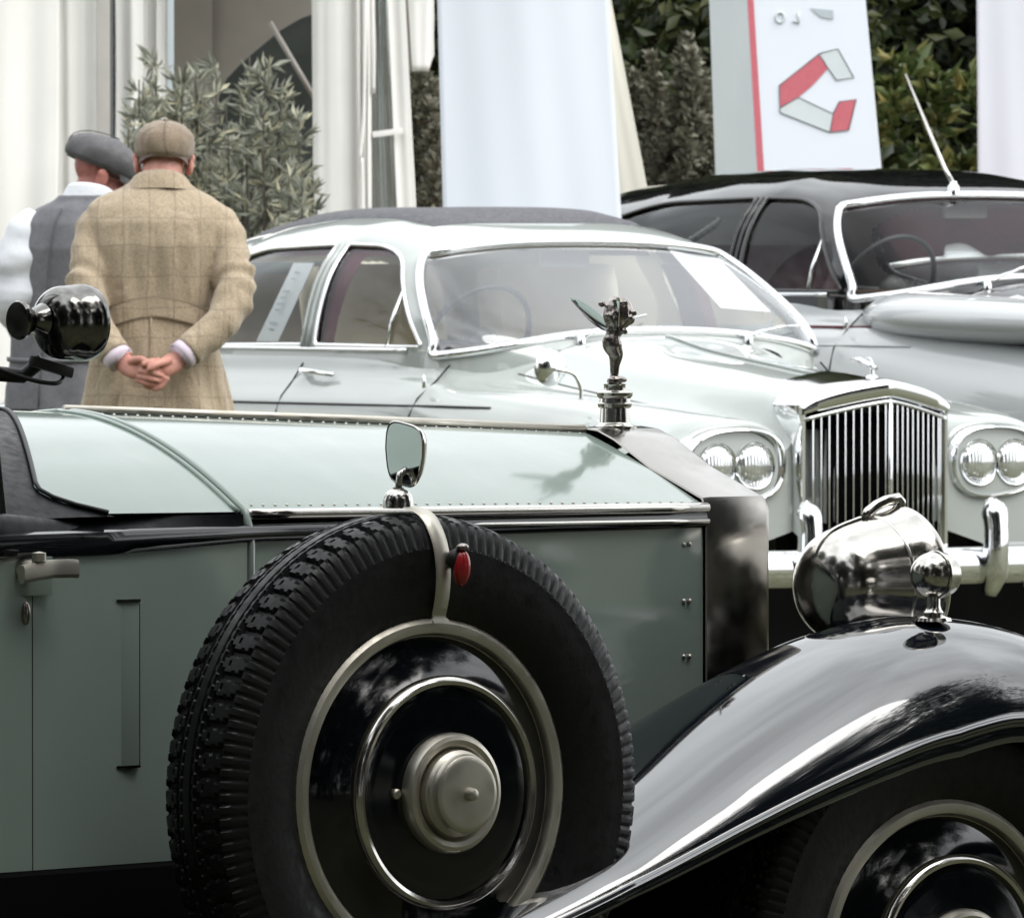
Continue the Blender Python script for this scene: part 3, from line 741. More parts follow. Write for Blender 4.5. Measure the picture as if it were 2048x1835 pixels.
# ------------------------------------------------------------------ post-war saloons
def saloon(name, label, loc, beta, mats, up=0.0, detail=True, low_seats=False, stretch=1.0):
    """x forward from the grille plane, y to the car's left; up raises the cabin of the taller car"""
    rz = math.atan2(-math.cos(beta), math.sin(beta))
    root = thing(name, label, 'car', loc, rz, 'show cars on the grass')
    body, roofm, trim, glassm, screenm, lining = mats['body'], mats['roof'], mats['trim'], mats['glass'], mats['screen'], mats['lining']
    # ---- lower body: hand drawn stations (x, [(l, z)...]) from centre top to sill
    S = [
        (-.010, [(0, .90), (.15, .89), (.27, .85), (.33, .79), (.38, .82), (.48, .855), (.60, .85), (.70, .80), (.765, .73), (.78, .62), (.74, .50), (.66, .42)]),
        (-.055, [(0, .95), (.15, .94), (.27, .90), (.335, .82), (.39, .85), (.49, .882), (.62, .88), (.745, .83), (.825, .745), (.84, .62), (.80, .49), (.72, .40)]),
        (-.15, [(0, 1.012), (.15, 1.002), (.28, .960), (.345, .875), (.40, .878), (.50, .908), (.63, .908), (.77, .86), (.865, .765), (.885, .62), (.86, .48), (.80, .38)]),
        (-.45, [(0, 1.05), (.16, 1.04), (.30, 1.0), (.40, .935), (.46, .915), (.55, .938), (.67, .943), (.80, .898), (.90, .79), (.928, .63), (.91, .48), (.86, .34)]),
        (-.90, [(0, 1.105), (.18, 1.095), (.34, 1.062), (.46, 1.005), (.53, .975), (.60, .972), (.71, .975), (.83, .935), (.915, .83), (.943, .66), (.93, .48), (.88, .32)]),
        (-1.22, [(0, 1.158), (.2, 1.15), (.40, 1.122), (.54, 1.07), (.62, 1.032), (.68, 1.010), (.76, .998), (.85, .962), (.925, .87), (.95, .68), (.935, .48), (.88, .31)]),
        (-1.50, [(0, 1.13), (.25, 1.125), (.5, 1.11), (.68, 1.10), (.765, 1.092), (.80, 1.065), (.825, 1.025), (.87, .988), (.93, .90), (.955, .68), (.94, .48), (.88, .30)]),
        (-2.40, [(0, 1.13), (.25, 1.125), (.5, 1.115), (.70, 1.112), (.785, 1.105), (.815, 1.080), (.84, 1.030), (.88, .985), (.935, .90), (.955, .68), (.94, .48), (.88, .30)]),
        (-3.20, [(0, 1.12), (.25, 1.115), (.5, 1.10), (.68, 1.095), (.76, 1.085), (.80, 1.06), (.83, 1.01), (.88, .965), (.93, .88), (.955, .68), (.94, .48), (.88, .30)]),
        (-3.90, [(0, 1.09), (.25, 1.08), (.45, 1.055), (.6, 1.02), (.68, .99), (.74, .965), (.80, .94), (.86, .90), (.91, .82), (.93, .66), (.91, .48), (.86, .30)]),
        (-4.55, [(0, .95), (.25, .94), (.42, .92), (.56, .89), (.63, .87), (.69, .85), (.74, .83), (.79, .79), (.83, .72), (.85, .60), (.84, .46), (.8, .34)]),
        (-4.85, [(0, .78), (.25, .77), (.40, .755), (.5, .74), (.56, .73), (.6, .715), (.64, .70), (.67, .67), (.70, .62), (.71, .55), (.70, .46), (.68, .38)]),
    ]
    ctl = np.array([[(x, l, z) for l, z in row] for x, row in S])
    rs = lambda x: -2.3 + (x + 2.3) * stretch if x < -2.3 else x
    ctl[:, :, 0] = np.vectorize(rs)(ctl[:, :, 0])
    raise_ = np.interp(ctl[:, :, 2], [.35, .9], [0, 1]) * up
    ctl[:, :, 2] += raise_
    fine = np.stack([cat(r, 5) for r in ctl])                       # along the section
    fine = np.stack([cat(fine[:, j], 7) for j in range(fine.shape[1])], 1)
    full = np.concatenate([fine[:, ::-1] * np.array((1, -1, 1)), fine[:, 1:]], 1)
    v, f = gridvf(full)
    n0 = full.shape[1]
    v = list(v); k = len(v); v.append((.0, 0, .62)); f += [(j, k, j + 1) for j in range(n0 - 1)]
    if mats.get('low') is not None:
        fm = [1 if (sum(v[i][2] for i in q) / len(q)) < 1.10 + up - .0 else 0 for q in f]
        k2 = [n for n, q in enumerate(f) if not (max(abs(v[i][1]) for i in q) < .70 and all(-3.55 < v[i][0] < -1.42 for i in q))]
        f = [f[n] for n in k2]; fm = [fm[n] for n in k2]
        mesh('body', v, f, None, root, smooth=50, mats=[mats['high'], mats['low']], fmat=fm)
    else:
        f = [q for q in f if not (max(abs(v[i][1]) for i in q) < .70 and all(-3.55 < v[i][0] < -1.42 for i in q))]
        mesh('body', v, f, body, root, smooth=50)

    # ---- cabin: implicit surface (|l|/w)^n + ((z-zb)/(zt-zb))^m = 1
    xs_t = [-1.17, -1.23, -1.30, -1.40, -1.52, -1.64, -1.74, -1.90, -2.15, -2.45, -2.8, -3.1, -3.4, -3.7, -3.95, -4.05]
    zt_t = [1.10, 1.165, 1.215, 1.285, 1.365, 1.445, 1.495, 1.535, 1.570, 1.580, 1.565, 1.530, 1.455, 1.33, 1.16, 1.05]
    xs_w = [-1.17, -1.23, -1.30, -1.40, -1.52, -1.70, -2.0, -2.6, -3.1, -3.5, -3.8, -4.05]
    w_w = [.46, .62, .72, .795, .812, .812, .815, .812, .785, .73, .64, .5]
    zb = 1.00
    xs_t = [rs(x) for x in xs_t]; xs_w = [rs(x) for x in xs_w]
    zt_t = [z + up for z in zt_t]; zb += up
    xx = np.linspace(rs(-4.04), -1.18, 240)
    from_x = lambda x, X, Y: np.interp(x, X[::-1], Y[::-1])
    # smooth the piecewise tables
    def smooth_tab(X, Y, wdt):
        g = np.linspace(rs(-4.3), -.9, 680); y = np.interp(g, X[::-1], Y[::-1]); kk = np.hanning(wdt); kk /= kk.sum()
        yp = np.pad(y, wdt // 2, mode='edge'); return g, np.convolve(yp, kk, 'valid')[:len(g)]
    gz, yz = smooth_tab(xs_t, zt_t, 41); gw, yw = smooth_tab(xs_w, w_w, 35)
    ZT = lambda x: np.interp(x, gz, yz); WW = lambda x: np.interp(x, gw, yw)
    NNf = lambda x: np.interp(x, [-3.6, -2.9, -2.1, -1.2], [2.8, 3.2, 4.6, 5.0])
    MMf = lambda x: np.interp(x, [-3.6, -2.9, -2.1, -1.2], [2.8, 3.2, 4.4, 5.0])
    tumble = lambda z: 1 - .16 * np.clip((z - up - 1.10) / .5, 0, 1) ** 1.15
    def surf_l(x, z):
        t = np.clip((z - zb) / (ZT(x) - zb), 0, 1)
        return WW(x) * tumble(z) * (1 - t ** MMf(x)) ** (1 / NNf(x))
    def surf_x(l, z):
        a, b = -1.17, -2.2
        for _ in range(40):
            m = (a + b) / 2
            if z < ZT(m) and abs(l) < surf_l(m, z): b = m
            else: a = m
        return (a + b) / 2
    ang = np.linspace(0, PI, 61); ang = np.concatenate([np.linspace(0, .30, 22)[:-1], np.linspace(.30, 1.15, 50)[:-1], np.linspace(1.15, PI - 1.15, 40)[:-1], np.linspace(PI - 1.15, PI - .30, 50)[:-1], np.linspace(PI - .30, PI, 22)])
    G = np.zeros((len(xx), len(ang), 3))
    for j, a in enumerate(ang):
        ca, sa = math.cos(a), math.sin(a)
        z = zb + (ZT(xx) - zb) * abs(sa) ** (2 / MMf(xx))
        l = WW(xx) * np.sign(ca) * abs(ca) ** (2 / NNf(xx)) * tumble(z)
        G[:, j] = np.stack([xx, l, z], 1)
    # outlines
    def rounded(pts, rad, n=7):
        out = []; k = len(pts)
        for i in range(k):
            p = np.array(pts[i], float); a = np.array(pts[i - 1], float) - p; b = np.array(pts[(i + 1) % k], float) - p
            ra = min(rad[i], .45 * np.linalg.norm(a), .45 * np.linalg.norm(b))
            a = a / np.linalg.norm(a) * ra; b = b / np.linalg.norm(b) * ra
            for t in np.linspace(0, 1, n): out.append(p + a * (1 - t) ** 2 + b * t ** 2)
        return np.array(out)
    def dens(P, step=.03):
        out = []
        for i in range(len(P)):
            a, b = P[i], P[(i + 1) % len(P)]; n = max(1, int(np.linalg.norm(b - a) / step))
            out += [a + (b - a) * t / n for t in range(n)]
        return np.array(out)
    def inside(poly, px, py):
        c = np.zeros(px.shape, bool); k = len(poly)
        for i in range(k):
            x1, y1 = poly[i]; x2, y2 = poly[i - 1]
            cond = ((y1 > py) != (y2 > py)) & (px < (x2 - x1) * (py - y1) / (y2 - y1 + 1e-12) + x1)
            c ^= cond
        return c
    u = up
    bot = [(l, 1.172 + u - .083 * (abs(l) / .765) ** 2.2) for l in np.linspace(-.765, .765, 15)]
    top = [(l, 1.472 + u - .052 * (abs(l) / .635) ** 2.4) for l in np.linspace(.635, -.635, 13)]
    scr = rounded(bot + top, [.05] + [.0] * 13 + [.05] + [.085] + [0] * 11 + [.085], 7) if False else None
    sd = []
    for t in np.linspace(.12, 1, 10):
        x, z = -1.405 + (-1.715 + 1.405) * t, 1.092 + u + (1.405 - 1.092) * t
        sd.append((float(surf_l(x, z)) - .012, z))
    l1 = sd[-1][0]
    top = [(l, 1.474 + u - .046 * (abs(l) / l1) ** 2.6) for l in np.linspace(l1 - .035, -l1 + .035, 13)]
    bot[0] = (-sd[0][0] - .012, bot[0][1]); bot[-1] = (sd[0][0] + .012, bot[-1][1])
    pl = bot + sd + top + [(-l, z) for l, z in reversed(sd)]; rad = [.02] * len(pl)
    # thin the neighbours of the rounded top corners
    scr = dens(rounded(pl, rad, 4), .02)
    wins = [dens(rounded([(-1.445, 1.118 + u), (-2.085, 1.122 + u), (-2.125, 1.463 + u), (-1.90, 1.457 + u), (-1.765, 1.415 + u)], [.03, .012, .02, .08, .07]), .02),
            dens(rounded([(-2.165, 1.122 + u), (rs(-2.78), 1.115 + u), (rs(-3.02), 1.19 + u), (rs(-2.98), 1.36 + u), (rs(-2.72), 1.448 + u), (-2.195, 1.463 + u)], [.012, .05, .1, .15, .15, .02]), .02)]
    back = dens(rounded([(-.46, 1.20 + u), (.46, 1.20 + u), (.40, 1.42 + u), (-.40, 1.42 + u)], [.08] * 4), .02)
    C = (G[:-1, :-1] + G[1:, :-1] + G[1:, 1:] + G[:-1, 1:]) / 4
    cx, cl, cz = C[..., 0], C[..., 1], C[..., 2]
    m_scr = inside(scr, cl, cz) & (cx > -2.0)
    m_bk = inside(back, cl, cz) & (cx < rs(-3.0))
    side = np.abs(cl) > .35
    m_w = [inside(w, cx, cz) & side for w in wins]
    hole = m_scr | m_bk | m_w[0] | m_w[1]
    nj = len(ang)
    vs_ = G.reshape(-1, 3)
    # normals for offsetting
    du = np.gradient(G, axis=0); dv = np.gradient(G, axis=1); N = np.cross(dv, du); N /= (np.linalg.norm(N, axis=2)[..., None] + 1e-9)
    ctr = np.array((-2.5, 0, .8 + up)); s_ = np.sign(((G - ctr) * N).sum(2)); N *= np.where(s_ == 0, 1, s_)[..., None]
    def sub(name, mask, m, off, parent=root, smooth=60, flip=False):
        idx = np.argwhere(mask); used = {}; vv = []; ff = []
        Go = G + N * off
        for i, j in idx:
            q = []
            for a, b in ((i, j), (i, j + 1), (i + 1, j + 1), (i + 1, j)):
                key = a * nj + b
                if key not in used: used[key] = len(vv); vv.append(Go[a, b])
                q.append(used[key])
            pa, pb, pc = Go[i, j], Go[i, j + 1], Go[i + 1, j + 1]
            if np.dot(np.cross(pb - pa, pc - pa), N[i, j]) < 0: q.reverse()
            ff.append(tuple(q))
        return mesh(name, vv, ff, m, parent, smooth=smooth)
    def grow(mask, k=1):
        r = mask.copy()
        for _ in range(k):
            q = r.copy(); q[1:] |= r[:-1]; q[:-1] |= r[1:]; q[:, 1:] |= r[:, :-1]; q[:, :-1] |= r[:, 1:]; r = q
        return r
    rf = sub('roof', ~hole, roofm, 0, smooth=70)
    sub('headlining', ~grow(hole, 1), lining, -.025, smooth=70)
    ws = sub('windscreen', grow(m_scr, 1), screenm, -.007, smooth=180)
    sub('rear_window', grow(m_bk, 1), glassm, -.006, smooth=180)
    for sgn in (-1, 1):
        sm = (np.sign(cl) == sgn)
        for nm, mk, w in (('front_door_window', m_w[0], wins[0]), ('rear_door_window', m_w[1], wins[1])):
            g = sub(nm, grow(mk, 1) & sm, glassm, -.006, smooth=180)
            pth = np.array([(x, sgn * (surf_l(x, z) + .001), z) for x, z in w])
            tube('window_frame', pth, .0085, mats['frame'], g, 6, closed=True, smooth=180)
    pth = np.array([(surf_x(l, z) + .003, l, z) for l, z in scr])
    tube('screen_trim', pth, .0165, trim, ws, 8, closed=True, smooth=180)
    pth = np.array([(surf_x(l, z) + .010, l * 1.022, 1.30 + u + (z - 1.30 - u) * 1.055) for l, z in scr])
    # quarter light bar, door pillar strip, waist strip
    for sgn in (-1, 1):
        p0, p1 = (-1.645, 1.118 + u), (-1.650, 1.305 + u)
        tube('quarter_light_bar', [(x, sgn * (surf_l(x, z) + .002), z) for x, z in (p0, ((p0[0] + p1[0]) / 2, (p0[1] + p1[1]) / 2), p1)], .0075, trim, rf, 6, smooth=180)
        ws_ = [(x, sgn * (surf_l(x, 1.108 + u) + .004), 1.108 + u) for x in np.linspace(-1.52, -3.2, 24)]
        tube('waist_strip', ws_, .008, trim, root, 6, smooth=180)
        for x0 in (-2.125, -2.160):
            x1 = x0 - .035
            tube('door_pillar_strip', [(lerp(x0, x1, t), sgn * (surf_l(lerp(x0, x1, t), lerp(1.115, 1.465, t) + u) + .003), lerp(1.115, 1.465, t) + u) for t in np.linspace(0, 1, 6)], .009, mats['pillar'], rf, 6, smooth=180)
    # side details: interpolate body flank
    def flank(x, z):
        i = int(np.argmin(np.abs(fine[:, 0, 0] - x))); row = fine[i]
        k0 = 26; l = np.interp(-z, -row[k0:, 2], row[k0:, 1]); return l
    def line(name, pts, rad, m, sgn, par=root):
        return tube(name, [(x, sgn * (flank(x, z) + .001), z) for x, z in pts], rad, m, par, 6, smooth=180)
    for sgn in (-1, 1):
        line('side_moulding', [(x, .925 + u - .01 * max(0, x + 1.2)) for x in np.linspace(-.95, -3.4, 30)], .0045, mats['mould'], sgn)
        for x0 in (-1.33, -2.14):
            line('door_gap', [(x0 + .0 * k, z) for k, z in enumerate(np.linspace(1.06 + u, .45, 12))], .0028, M['dark'], sgn)
        for x0 in ((-1.98, -2.70)):
            y0 = flank(x0, 1.025 + u)
            h = tube('door_handle', [(x0 - .10, sgn * (y0 + .012), 1.028 + u), (x0 - .085, sgn * (y0 + .035), 1.034 + u), (x0 - .02, sgn * (y0 + .040), 1.033 + u), (x0 + .10, sgn * (y0 + .030), 1.022 + u)], [.013, .014, .009, .0075], trim, root, 8, smooth=180)
    # ---- interior
    b = MB()
    for y in (-.37, .37):
        b.box((-2.12, y, .86), (.50, .56, .22), None, .07)
        b.box((-2.38, y, 1.10 + u * .6), (.16, .53, .60), Matrix.Rotation(-.18, 4, 'Y'), .075) if not low_seats else b.box((-2.38, y, .98), (.16, .60, .40), None, .07)
    b.build('front_seats', mats['seat'], root, smooth=60)
    b = MB(); b.box((-3.15, 0, .88), (.55, 1.3, .24), None, .08); b.box((-3.42, 0, 1.10 + u * .6), (.18, 1.3, .52), Matrix.Rotation(-.2, 4, 'Y'), .08); b.build('rear_seat', mats['seat'], root, smooth=60)
    for sgn in (-1, 1):
        MB().box((-2.30, sgn * .725, .84 + u), (1.5, .03, .42), None, .01).build('door_card', M['maroon'], root)
    MB().box((-1.50, 0, 1.075 + u), (.20, 1.34, .10), None, .03).build('dashboard', M['dashwood'], root)
    MB().box((-2.3, 0, .55), (2.6, 1.5, .04)).build('cabin_floor', M['dark'], root)
    t_ = np.linspace(0, 2 * PI, 41)[:-1]
    sw = [(-1.76 + .11 * np.sin(a), -.37 + .205 * np.cos(a), 1.135 + u + .185 * np.sin(a)) for a in t_]
    st = tube('steering_wheel', sw, .0105, M['rubber'], root, 8, closed=True, smooth=180)
    tube('steering_spokes', [(-1.76, -.57, 1.135 + u), (-1.72, -.37, 1.12 + u), (-1.76, -.17, 1.135 + u)], .012, M['rubber'], st, 6, smooth=180)
    v, f = ell((-1.72, -.37, 1.12 + u), (.03, .06, .06)); mesh('steering_boss', v, f, M['rubber'], st, smooth=180)
    mr = MB().box((-1.80, .02, 1.415 + u), (.02, .20, .055), None, .01).build('rear_view_mirror', mats['mir'], root)
    tube('mirror_arm', [(-1.80, .02, 1.44 + u), (-1.76, .02, 1.485 + u)], .006, trim, mr, 6, smooth=180)
    # wheels under the body
    for (x, y) in ((-.62, .73), (-.62, -.73), (-3.75, .73), (-3.75, -.73)):
        sg = 1 if y < 0 else -1
        w = lathe('road_wheel', [(-.09, .20), (-.09, .33), (-.06, .365), (.06, .365), (.085, .33), (.09, .25), (.07, .215)], M['tyre'], root, 36, 'y', smooth=40)
        w.location = (x, y, .365); w.rotation_euler = (0, 0, 0 if sg > 0 else PI)
        lathe('wheel_trim', [(.07, .215), (.085, .20), (.07, .16), (.085, .11), (.10, .06), (.105, 0)], trim, w, 32, 'y', smooth=50)
    # wipers
    for y, d in ((-.33, -1), (.36, 1)):
        x0 = surf_x(y, 1.165 + u) + .03
        pv = np.array((x0 + .02, y, 1.150 + u)); tip_l = y + (.30 if y > 0 else .34)
        tz = 1.205 + u - (.02 if y > 0 else -.02)
        tip = np.array((surf_x(tip_l, tz) + .02, tip_l, tz))
        mid = (pv * .35 + tip * .65) + np.array((.018, 0, .012))
        wv = tube('wiper_arm', [pv, pv * .8 + tip * .2 + np.array((.015, 0, .012)), mid], [.012, .006, .004], trim, root, 6, smooth=180)
        tube('wiper_blade', [mid + (mid - tip) * .5 + np.array((-.01, 0, -.004)), mid, tip], .0045, trim, wv, 6, smooth=180)
        lathe('wiper_boss', [(0, .018), (.02, .016), (.035, .008), (.036, 0)], trim, wv, 14, 'z', tuple(pv - np.array((.0, 0, .02))), smooth=40)
    if not detail: return root, surf_x, surf_l, flank, fine
    # ---- grille: tall shell with a shallow vee
    hw, zt, zb_ = .285, .905 + up, .43
    def gtop(l): return zt + .058 * (1 - (abs(l) / hw) ** 1.25)
    def gx(l): return .030 + .085 * (1 - abs(l) / hw)
    ls = np.linspace(-hw, hw, 41)
    G1 = []
    for kx, kz in ((-.30, .085), (-.20, .078), (-.10, .068), (-.02, .062), (.012, .056), (.020, .045), (.016, .010), (.004, .0)):
        G1.append([(gx(l) * (1 if kx > -.05 else .6) + kx, l * (.95 if kx < -.25 else 1.0 if kx < -.15 else 1.055 if kx < .015 else 1.03), gtop(l) + kz * (1 - .5 * (abs(l) / hw) ** 6)) for l in ls])
    v, f = gridvf(G1); sh = mesh('grille_shell', v, f, trim, root, smooth=50)
    for sgn in (-1, 1):
        rings = []
        for z in np.linspace(zb_, gtop(hw) + .035, 9):
            rings.append([(a, sgn * b, z) for a, b in ((-.10, hw + .018), (.02, hw + .018), (.038, hw + .010), (.040, hw - .002), (.028, hw - .014), (-.08, hw - .012))])
        v, f = gridvf(rings, closev=True, cap0=True, cap1=True); mesh('grille_side', v, f, trim, sh, smooth=40)
    tube('grille_lower_edge', [(gx(l) - .005, l, zb_ + .01) for l in np.linspace(-hw, hw, 15)], .018, trim, sh, 8, smooth=180)
    tube('grille_inner_edge', [(gx(l) + .008, l, gtop(l) - .012) for l in np.linspace(-hw, hw, 31)], .007, trim, sh, 8, smooth=180)
    rings = [[(gx(l) - .055, l, z) for l in np.linspace(-hw, hw, 21)] for z in (zb_, .7, .92)]
    mesh('grille_backing', *gridvf(rings), M['dark'], sh)
    nv = 10
    for k in range(2 * nv):
        l = -hw + .018 + (2 * hw - .036) * (k + .5) / (2 * nv)
        h = gtop(l) - .012 - zb_
        MB().box((gx(l) - .012, l, zb_ + h / 2), (.034, .0042, h), None, .0014).build('grille_vane', trim, sh)
    tube('grille_centre_bar', [(gx(0) + .006, 0, zb_), (gx(0) + .006, 0, gtop(0) - .005)], .0075, trim, sh, 8, smooth=180)
    # flying emblem on a small stalk
    em = lathe('bonnet_emblem_base', [(0, .022), (.008, .018), (.014, .008), (.032, .006), (.034, 0)], trim, root, 16, 'z', (.02, 0, 1.025 + up), smooth=40)
    b = MB()
    b.add(*tubevf([(.045, 0, 1.058 + up), (.02, 0, 1.066 + up), (-.02, 0, 1.068 + up)], [.006, .011, .007], 8))
    for s in (-1, 1):
        b.add(*tubevf([(.02, s * .006, 1.066 + up), (-.02, s * .022, 1.083 + up), (-.06, s * .030, 1.088 + up)], [.010, .012, .003], 8, flat=(.35, 1)))
    b.build('bonnet_emblem', trim, em, smooth=60)
    for sgn in (-1, 1):
        k0 = [i for i in range(len(fine)) if -1.20 < fine[i, 0, 0] < -.14]
        tube('bonnet_gap', [(fine[i, 19, 0], sgn * fine[i, 19, 1], fine[i, 19, 2] + .0008) for i in k0], .0026, M['rubber'], root, 6, smooth=180)
    # centre bonnet strip
    pts = [(x, 0, float(np.interp(x, fine[::-1, 0, 0], fine[::-1, 0, 2])) + .004) for x in np.linspace(-.1, -1.16, 16)]
    tube('bonnet_strip', pts, .006, body, root, 6, smooth=180)
    # ---- twin headlamps in oval bezels
    for sgn in (-1, 1):
        cy, cz = sgn * .528, .748 + up * .7
        def oval(k, x, dz=0):
            P_ = []
            for t in np.linspace(0, 2 * PI, 48, endpoint=False):
                c, s = math.cos(t), math.sin(t); q = (abs(c) ** 2.6 + abs(s) ** 2.6) ** (-1 / 2.6)
                a, bb = .182 * q * c * k, .113 * q * s * k
                bb *= 1 + (.10 if True else 0) * (-sgn * a / .182) * (1 if s < 0 else .4)
                P_.append((x - .20 * max(0, sgn * a) ** 1.5 - .065, cy + a, cz + bb + dz))
            return P_
        rings = [oval(1.10, -.02), oval(1.08, .055), oval(1.03, .078), oval(.99, .080), oval(.95, .070), oval(.90, .040), oval(.3, .028)]
        v, f = gridvf(rings, closev=True); bz = mesh('headlamp_bezel', v, f, trim, root, smooth=50)
        nac = [oval(1.50, -.20), oval(1.36, -.05), oval(1.22, .028), oval(1.12, .05), oval(1.09, .050)]
        v, f = gridvf(nac, closev=True); mesh('headlamp_nacelle', v, f, body, root, smooth=180)
        for q in (-.074, .074):
            y = cy + q + .0; xo = .058 - .20 * max(0, sgn * q) ** 1.5 - .065
            lathe('headlamp_ring', [(-.02, .078), (.006, .0785), (.012, .075), (.010, .070), (.0, .066)], trim, bz, 36, 'x', (xo, y, cz - .004), smooth=50)
            lathe('headlamp_lens', [(.0, .070), (.010, .062), (.018, .045), (.022, .022), (.0235, 0)], M['lens'], bz, 36, 'x', (xo, y, cz - .004), smooth=180)
    # ---- bumper with tall overriders
    bp = cat([(-.35, -.96, .41), (-.10, -.93, .41), (.10, -.72, .41), (.17, -.35, .41), (.185, 0, .41), (.17, .35, .41), (.10, .72, .41), (-.10, .93, .41), (-.35, .96, .41)], 6)
    bu = tube('bumper', bp, .062, trim, root, 16, smooth=180, flat=(.5, 1), up=(0, 0, 1))
    for y in (-.385, .365):
        pth = [(.175, y, .32), (.205, y, .40), (.212, y, .50), (.205, y, .57), (.180, y, .625)]
        tube('overrider', cat(pth, 4), np.interp(np.linspace(0, 1, 17), [0, .2, .6, .85, 1], [.03, .046, .040, .046, .020]), trim, bu, 14, smooth=180)
    MB().box((.16, .62, .40), (.01, .20, .13), None, .003).build('number_plate', mats['plate'], bu)
    mesh('front_void', *gridvf([[(.0, -.8, .12), (.0, .8, .12)], [(.0, -.8, .44), (.0, .8, .44)]]), M['dark'], root)
    # wing mirror on the near wing
    if up == 0:
        y = -.87; x0 = -.575; zz = 1.025 + up
        mm = lathe('wing_mirror', [(-.006, 0), (-.005, .056), (-.004, .062), (0, .062), (.018, .052), (.028, .03), (.031, 0)], trim, root, 28, 'x', (x0, y, zz + .035), smooth=50)
        tube('mirror_stalk', cat([(x0 + .03, y + .0, zz + .03), (x0 + .06, y + .05, zz + .015), (x0 + .065, y + .075, zz - .03), (x0 + .06, y + .08, zz - .07)], 4), .007, trim, mm, 8, smooth=180)
    # fine aerial base on scuttle side
    tube('aerial_stub', [(-1.30, -.885, .985 + up), (-1.305, -.885, 1.03 + up)], [.010, .0025], trim, root, 8, smooth=180)
    return root, surf_x, surf_l, flank, fine

BETA = math.radians(34)
CB = dict(body=M['silver'], roof=M['silver'], trim=M['chrome'], glass=M['glass'], screen=M['screen'], lining=M['headlining'], frame=M['chrome'], pillar=M['silver'], mould=M['rubber'], seat=M['cream'], mir=M['paper'], plate=M['tentgrey'])
car_b, sxb, slb, flb, fnb = saloon('saloon_car', 'pale silver green saloon with twin headlamps, upright vertical bar grille and grey fabric roof', (1.169, 32.8, 0), BETA, CB)
# folding fabric roof panel
G = []
for i in range(41):
    x = -1.92 - 1.15 * i / 40
    row = []
    for j in range(33):
        l = -.44 + .88 * j / 32
        a, b = 1.0, 1.7
        # height of the roof skin at (x, l)
        lo, hi = 1.3, 1.62
        for _ in range(26):
            m = (lo + hi) / 2
            if slb(x, m) > abs(l): lo = m
            else: hi = m
        e = min(1, min(i, 40 - i) / 3, min(j, 32 - j) / 3)
        wob = .006 * math.sin(x * 11) * math.cos(l * 3)
        row.append((x, l, lo + .001 + (.016 + wob) * e ** .5))
    G.append(row)
mesh('fabric_sunroof', *gridvf(G), M['fabric_roof'], car_b, smooth=60)
# show cards in the windscreen and the rear door window
cw = []
for l, z in ((.37, 1.452), (.60, 1.432), (.59, 1.232), (.375, 1.248)): cw.append((sxb(l, z) - .022, l, z))
o = mesh('show_card', cw + [(x - .003, l, z) for x, l, z in cw], [(0, 1, 2, 3), (7, 6, 5, 4), (0, 4, 5, 1), (1, 5, 6, 2), (2, 6, 7, 3), (3, 7, 4, 0)], M['paper'], None, smooth=0)
o.matrix_world = Matrix.Translation(car_b.location) @ Matrix.Rotation(car_b.rotation_euler.z, 4, 'Z')
tag(o, 'large blank white card propped inside the pale saloon windscreen, far side', 'card')
cw = [(x, -(slb(x, z) - .02), z) for x, z in ((-2.30, 1.40), (-2.44, 1.40), (-2.50, 1.13), (-2.36, 1.13))]
o = mesh('window_card', cw + [(x, y + .003, z) for x, y, z in cw], [(0, 1, 2, 3), (7, 6, 5, 4), (0, 4, 5, 1), (1, 5, 6, 2), (2, 6, 7, 3), (3, 7, 4, 0)], M['paper'], None, smooth=0)
o.matrix_world = Matrix.Translation(car_b.location) @ Matrix.Rotation(car_b.rotation_euler.z, 4, 'Z')
tag(o, 'narrow white printed card leaning in the rear side window of the pale saloon', 'card')
pr = MB()
for k, wd in ((0, .030), (1, .02), (3, .045), (4, .035), (5, .04), (6, .03), (8, .045), (9, .03)):
    t = .12 + .08 * k
    x = lerp(-2.37, -2.43, t); z = lerp(1.40, 1.13, t); y = -(slb(x, z) - .0185)
    pr.box((x, y, z), (wd, .001, .006))
p_ = pr.build('card_print', M['logogrey'], o, smooth=0)
# maroon curtain edge behind the door pillar
for sgn in (-1, 1):
    G = [[(x, sgn * (slb(x, z) - .03), z) for z in np.linspace(1.09, 1.46, 8)] for x in np.linspace(-2.02, -2.16, 6)]
    mesh('pillar_trim', *gridvf(G), M['maroon'], car_b, smooth=180)
    G = [[(x, sgn * (slb(x, z) - .03), z) for z in np.linspace(1.425, 1.505, 5)] for x in np.linspace(-1.86, -2.95, 24)]
    mesh('cant_rail_trim', *gridvf(G), M['maroon'], car_b, smooth=180)

CC = dict(body=M['silverlow'], roof=M['gloss'], high=M['gloss'], low=M['silverlow'], trim=M['chrome'], glass=M['screendark'], screen=M['screendark'], lining=M['headlining'], frame=M['gloss'], pillar=M['gloss'], mould=M['silverlow'], seat=M['maroon'], mir=M['tentgrey'], plate=M['tentgrey'])
UC = .172
car_c, sxc, slc, flc, fnc = saloon('saloon_car', 'tall black over silver saloon with a roof aerial, half hidden behind the pale saloon', (2.675, 35.76, 0), BETA, CC, up=UC, low_seats=True, stretch=1.4)
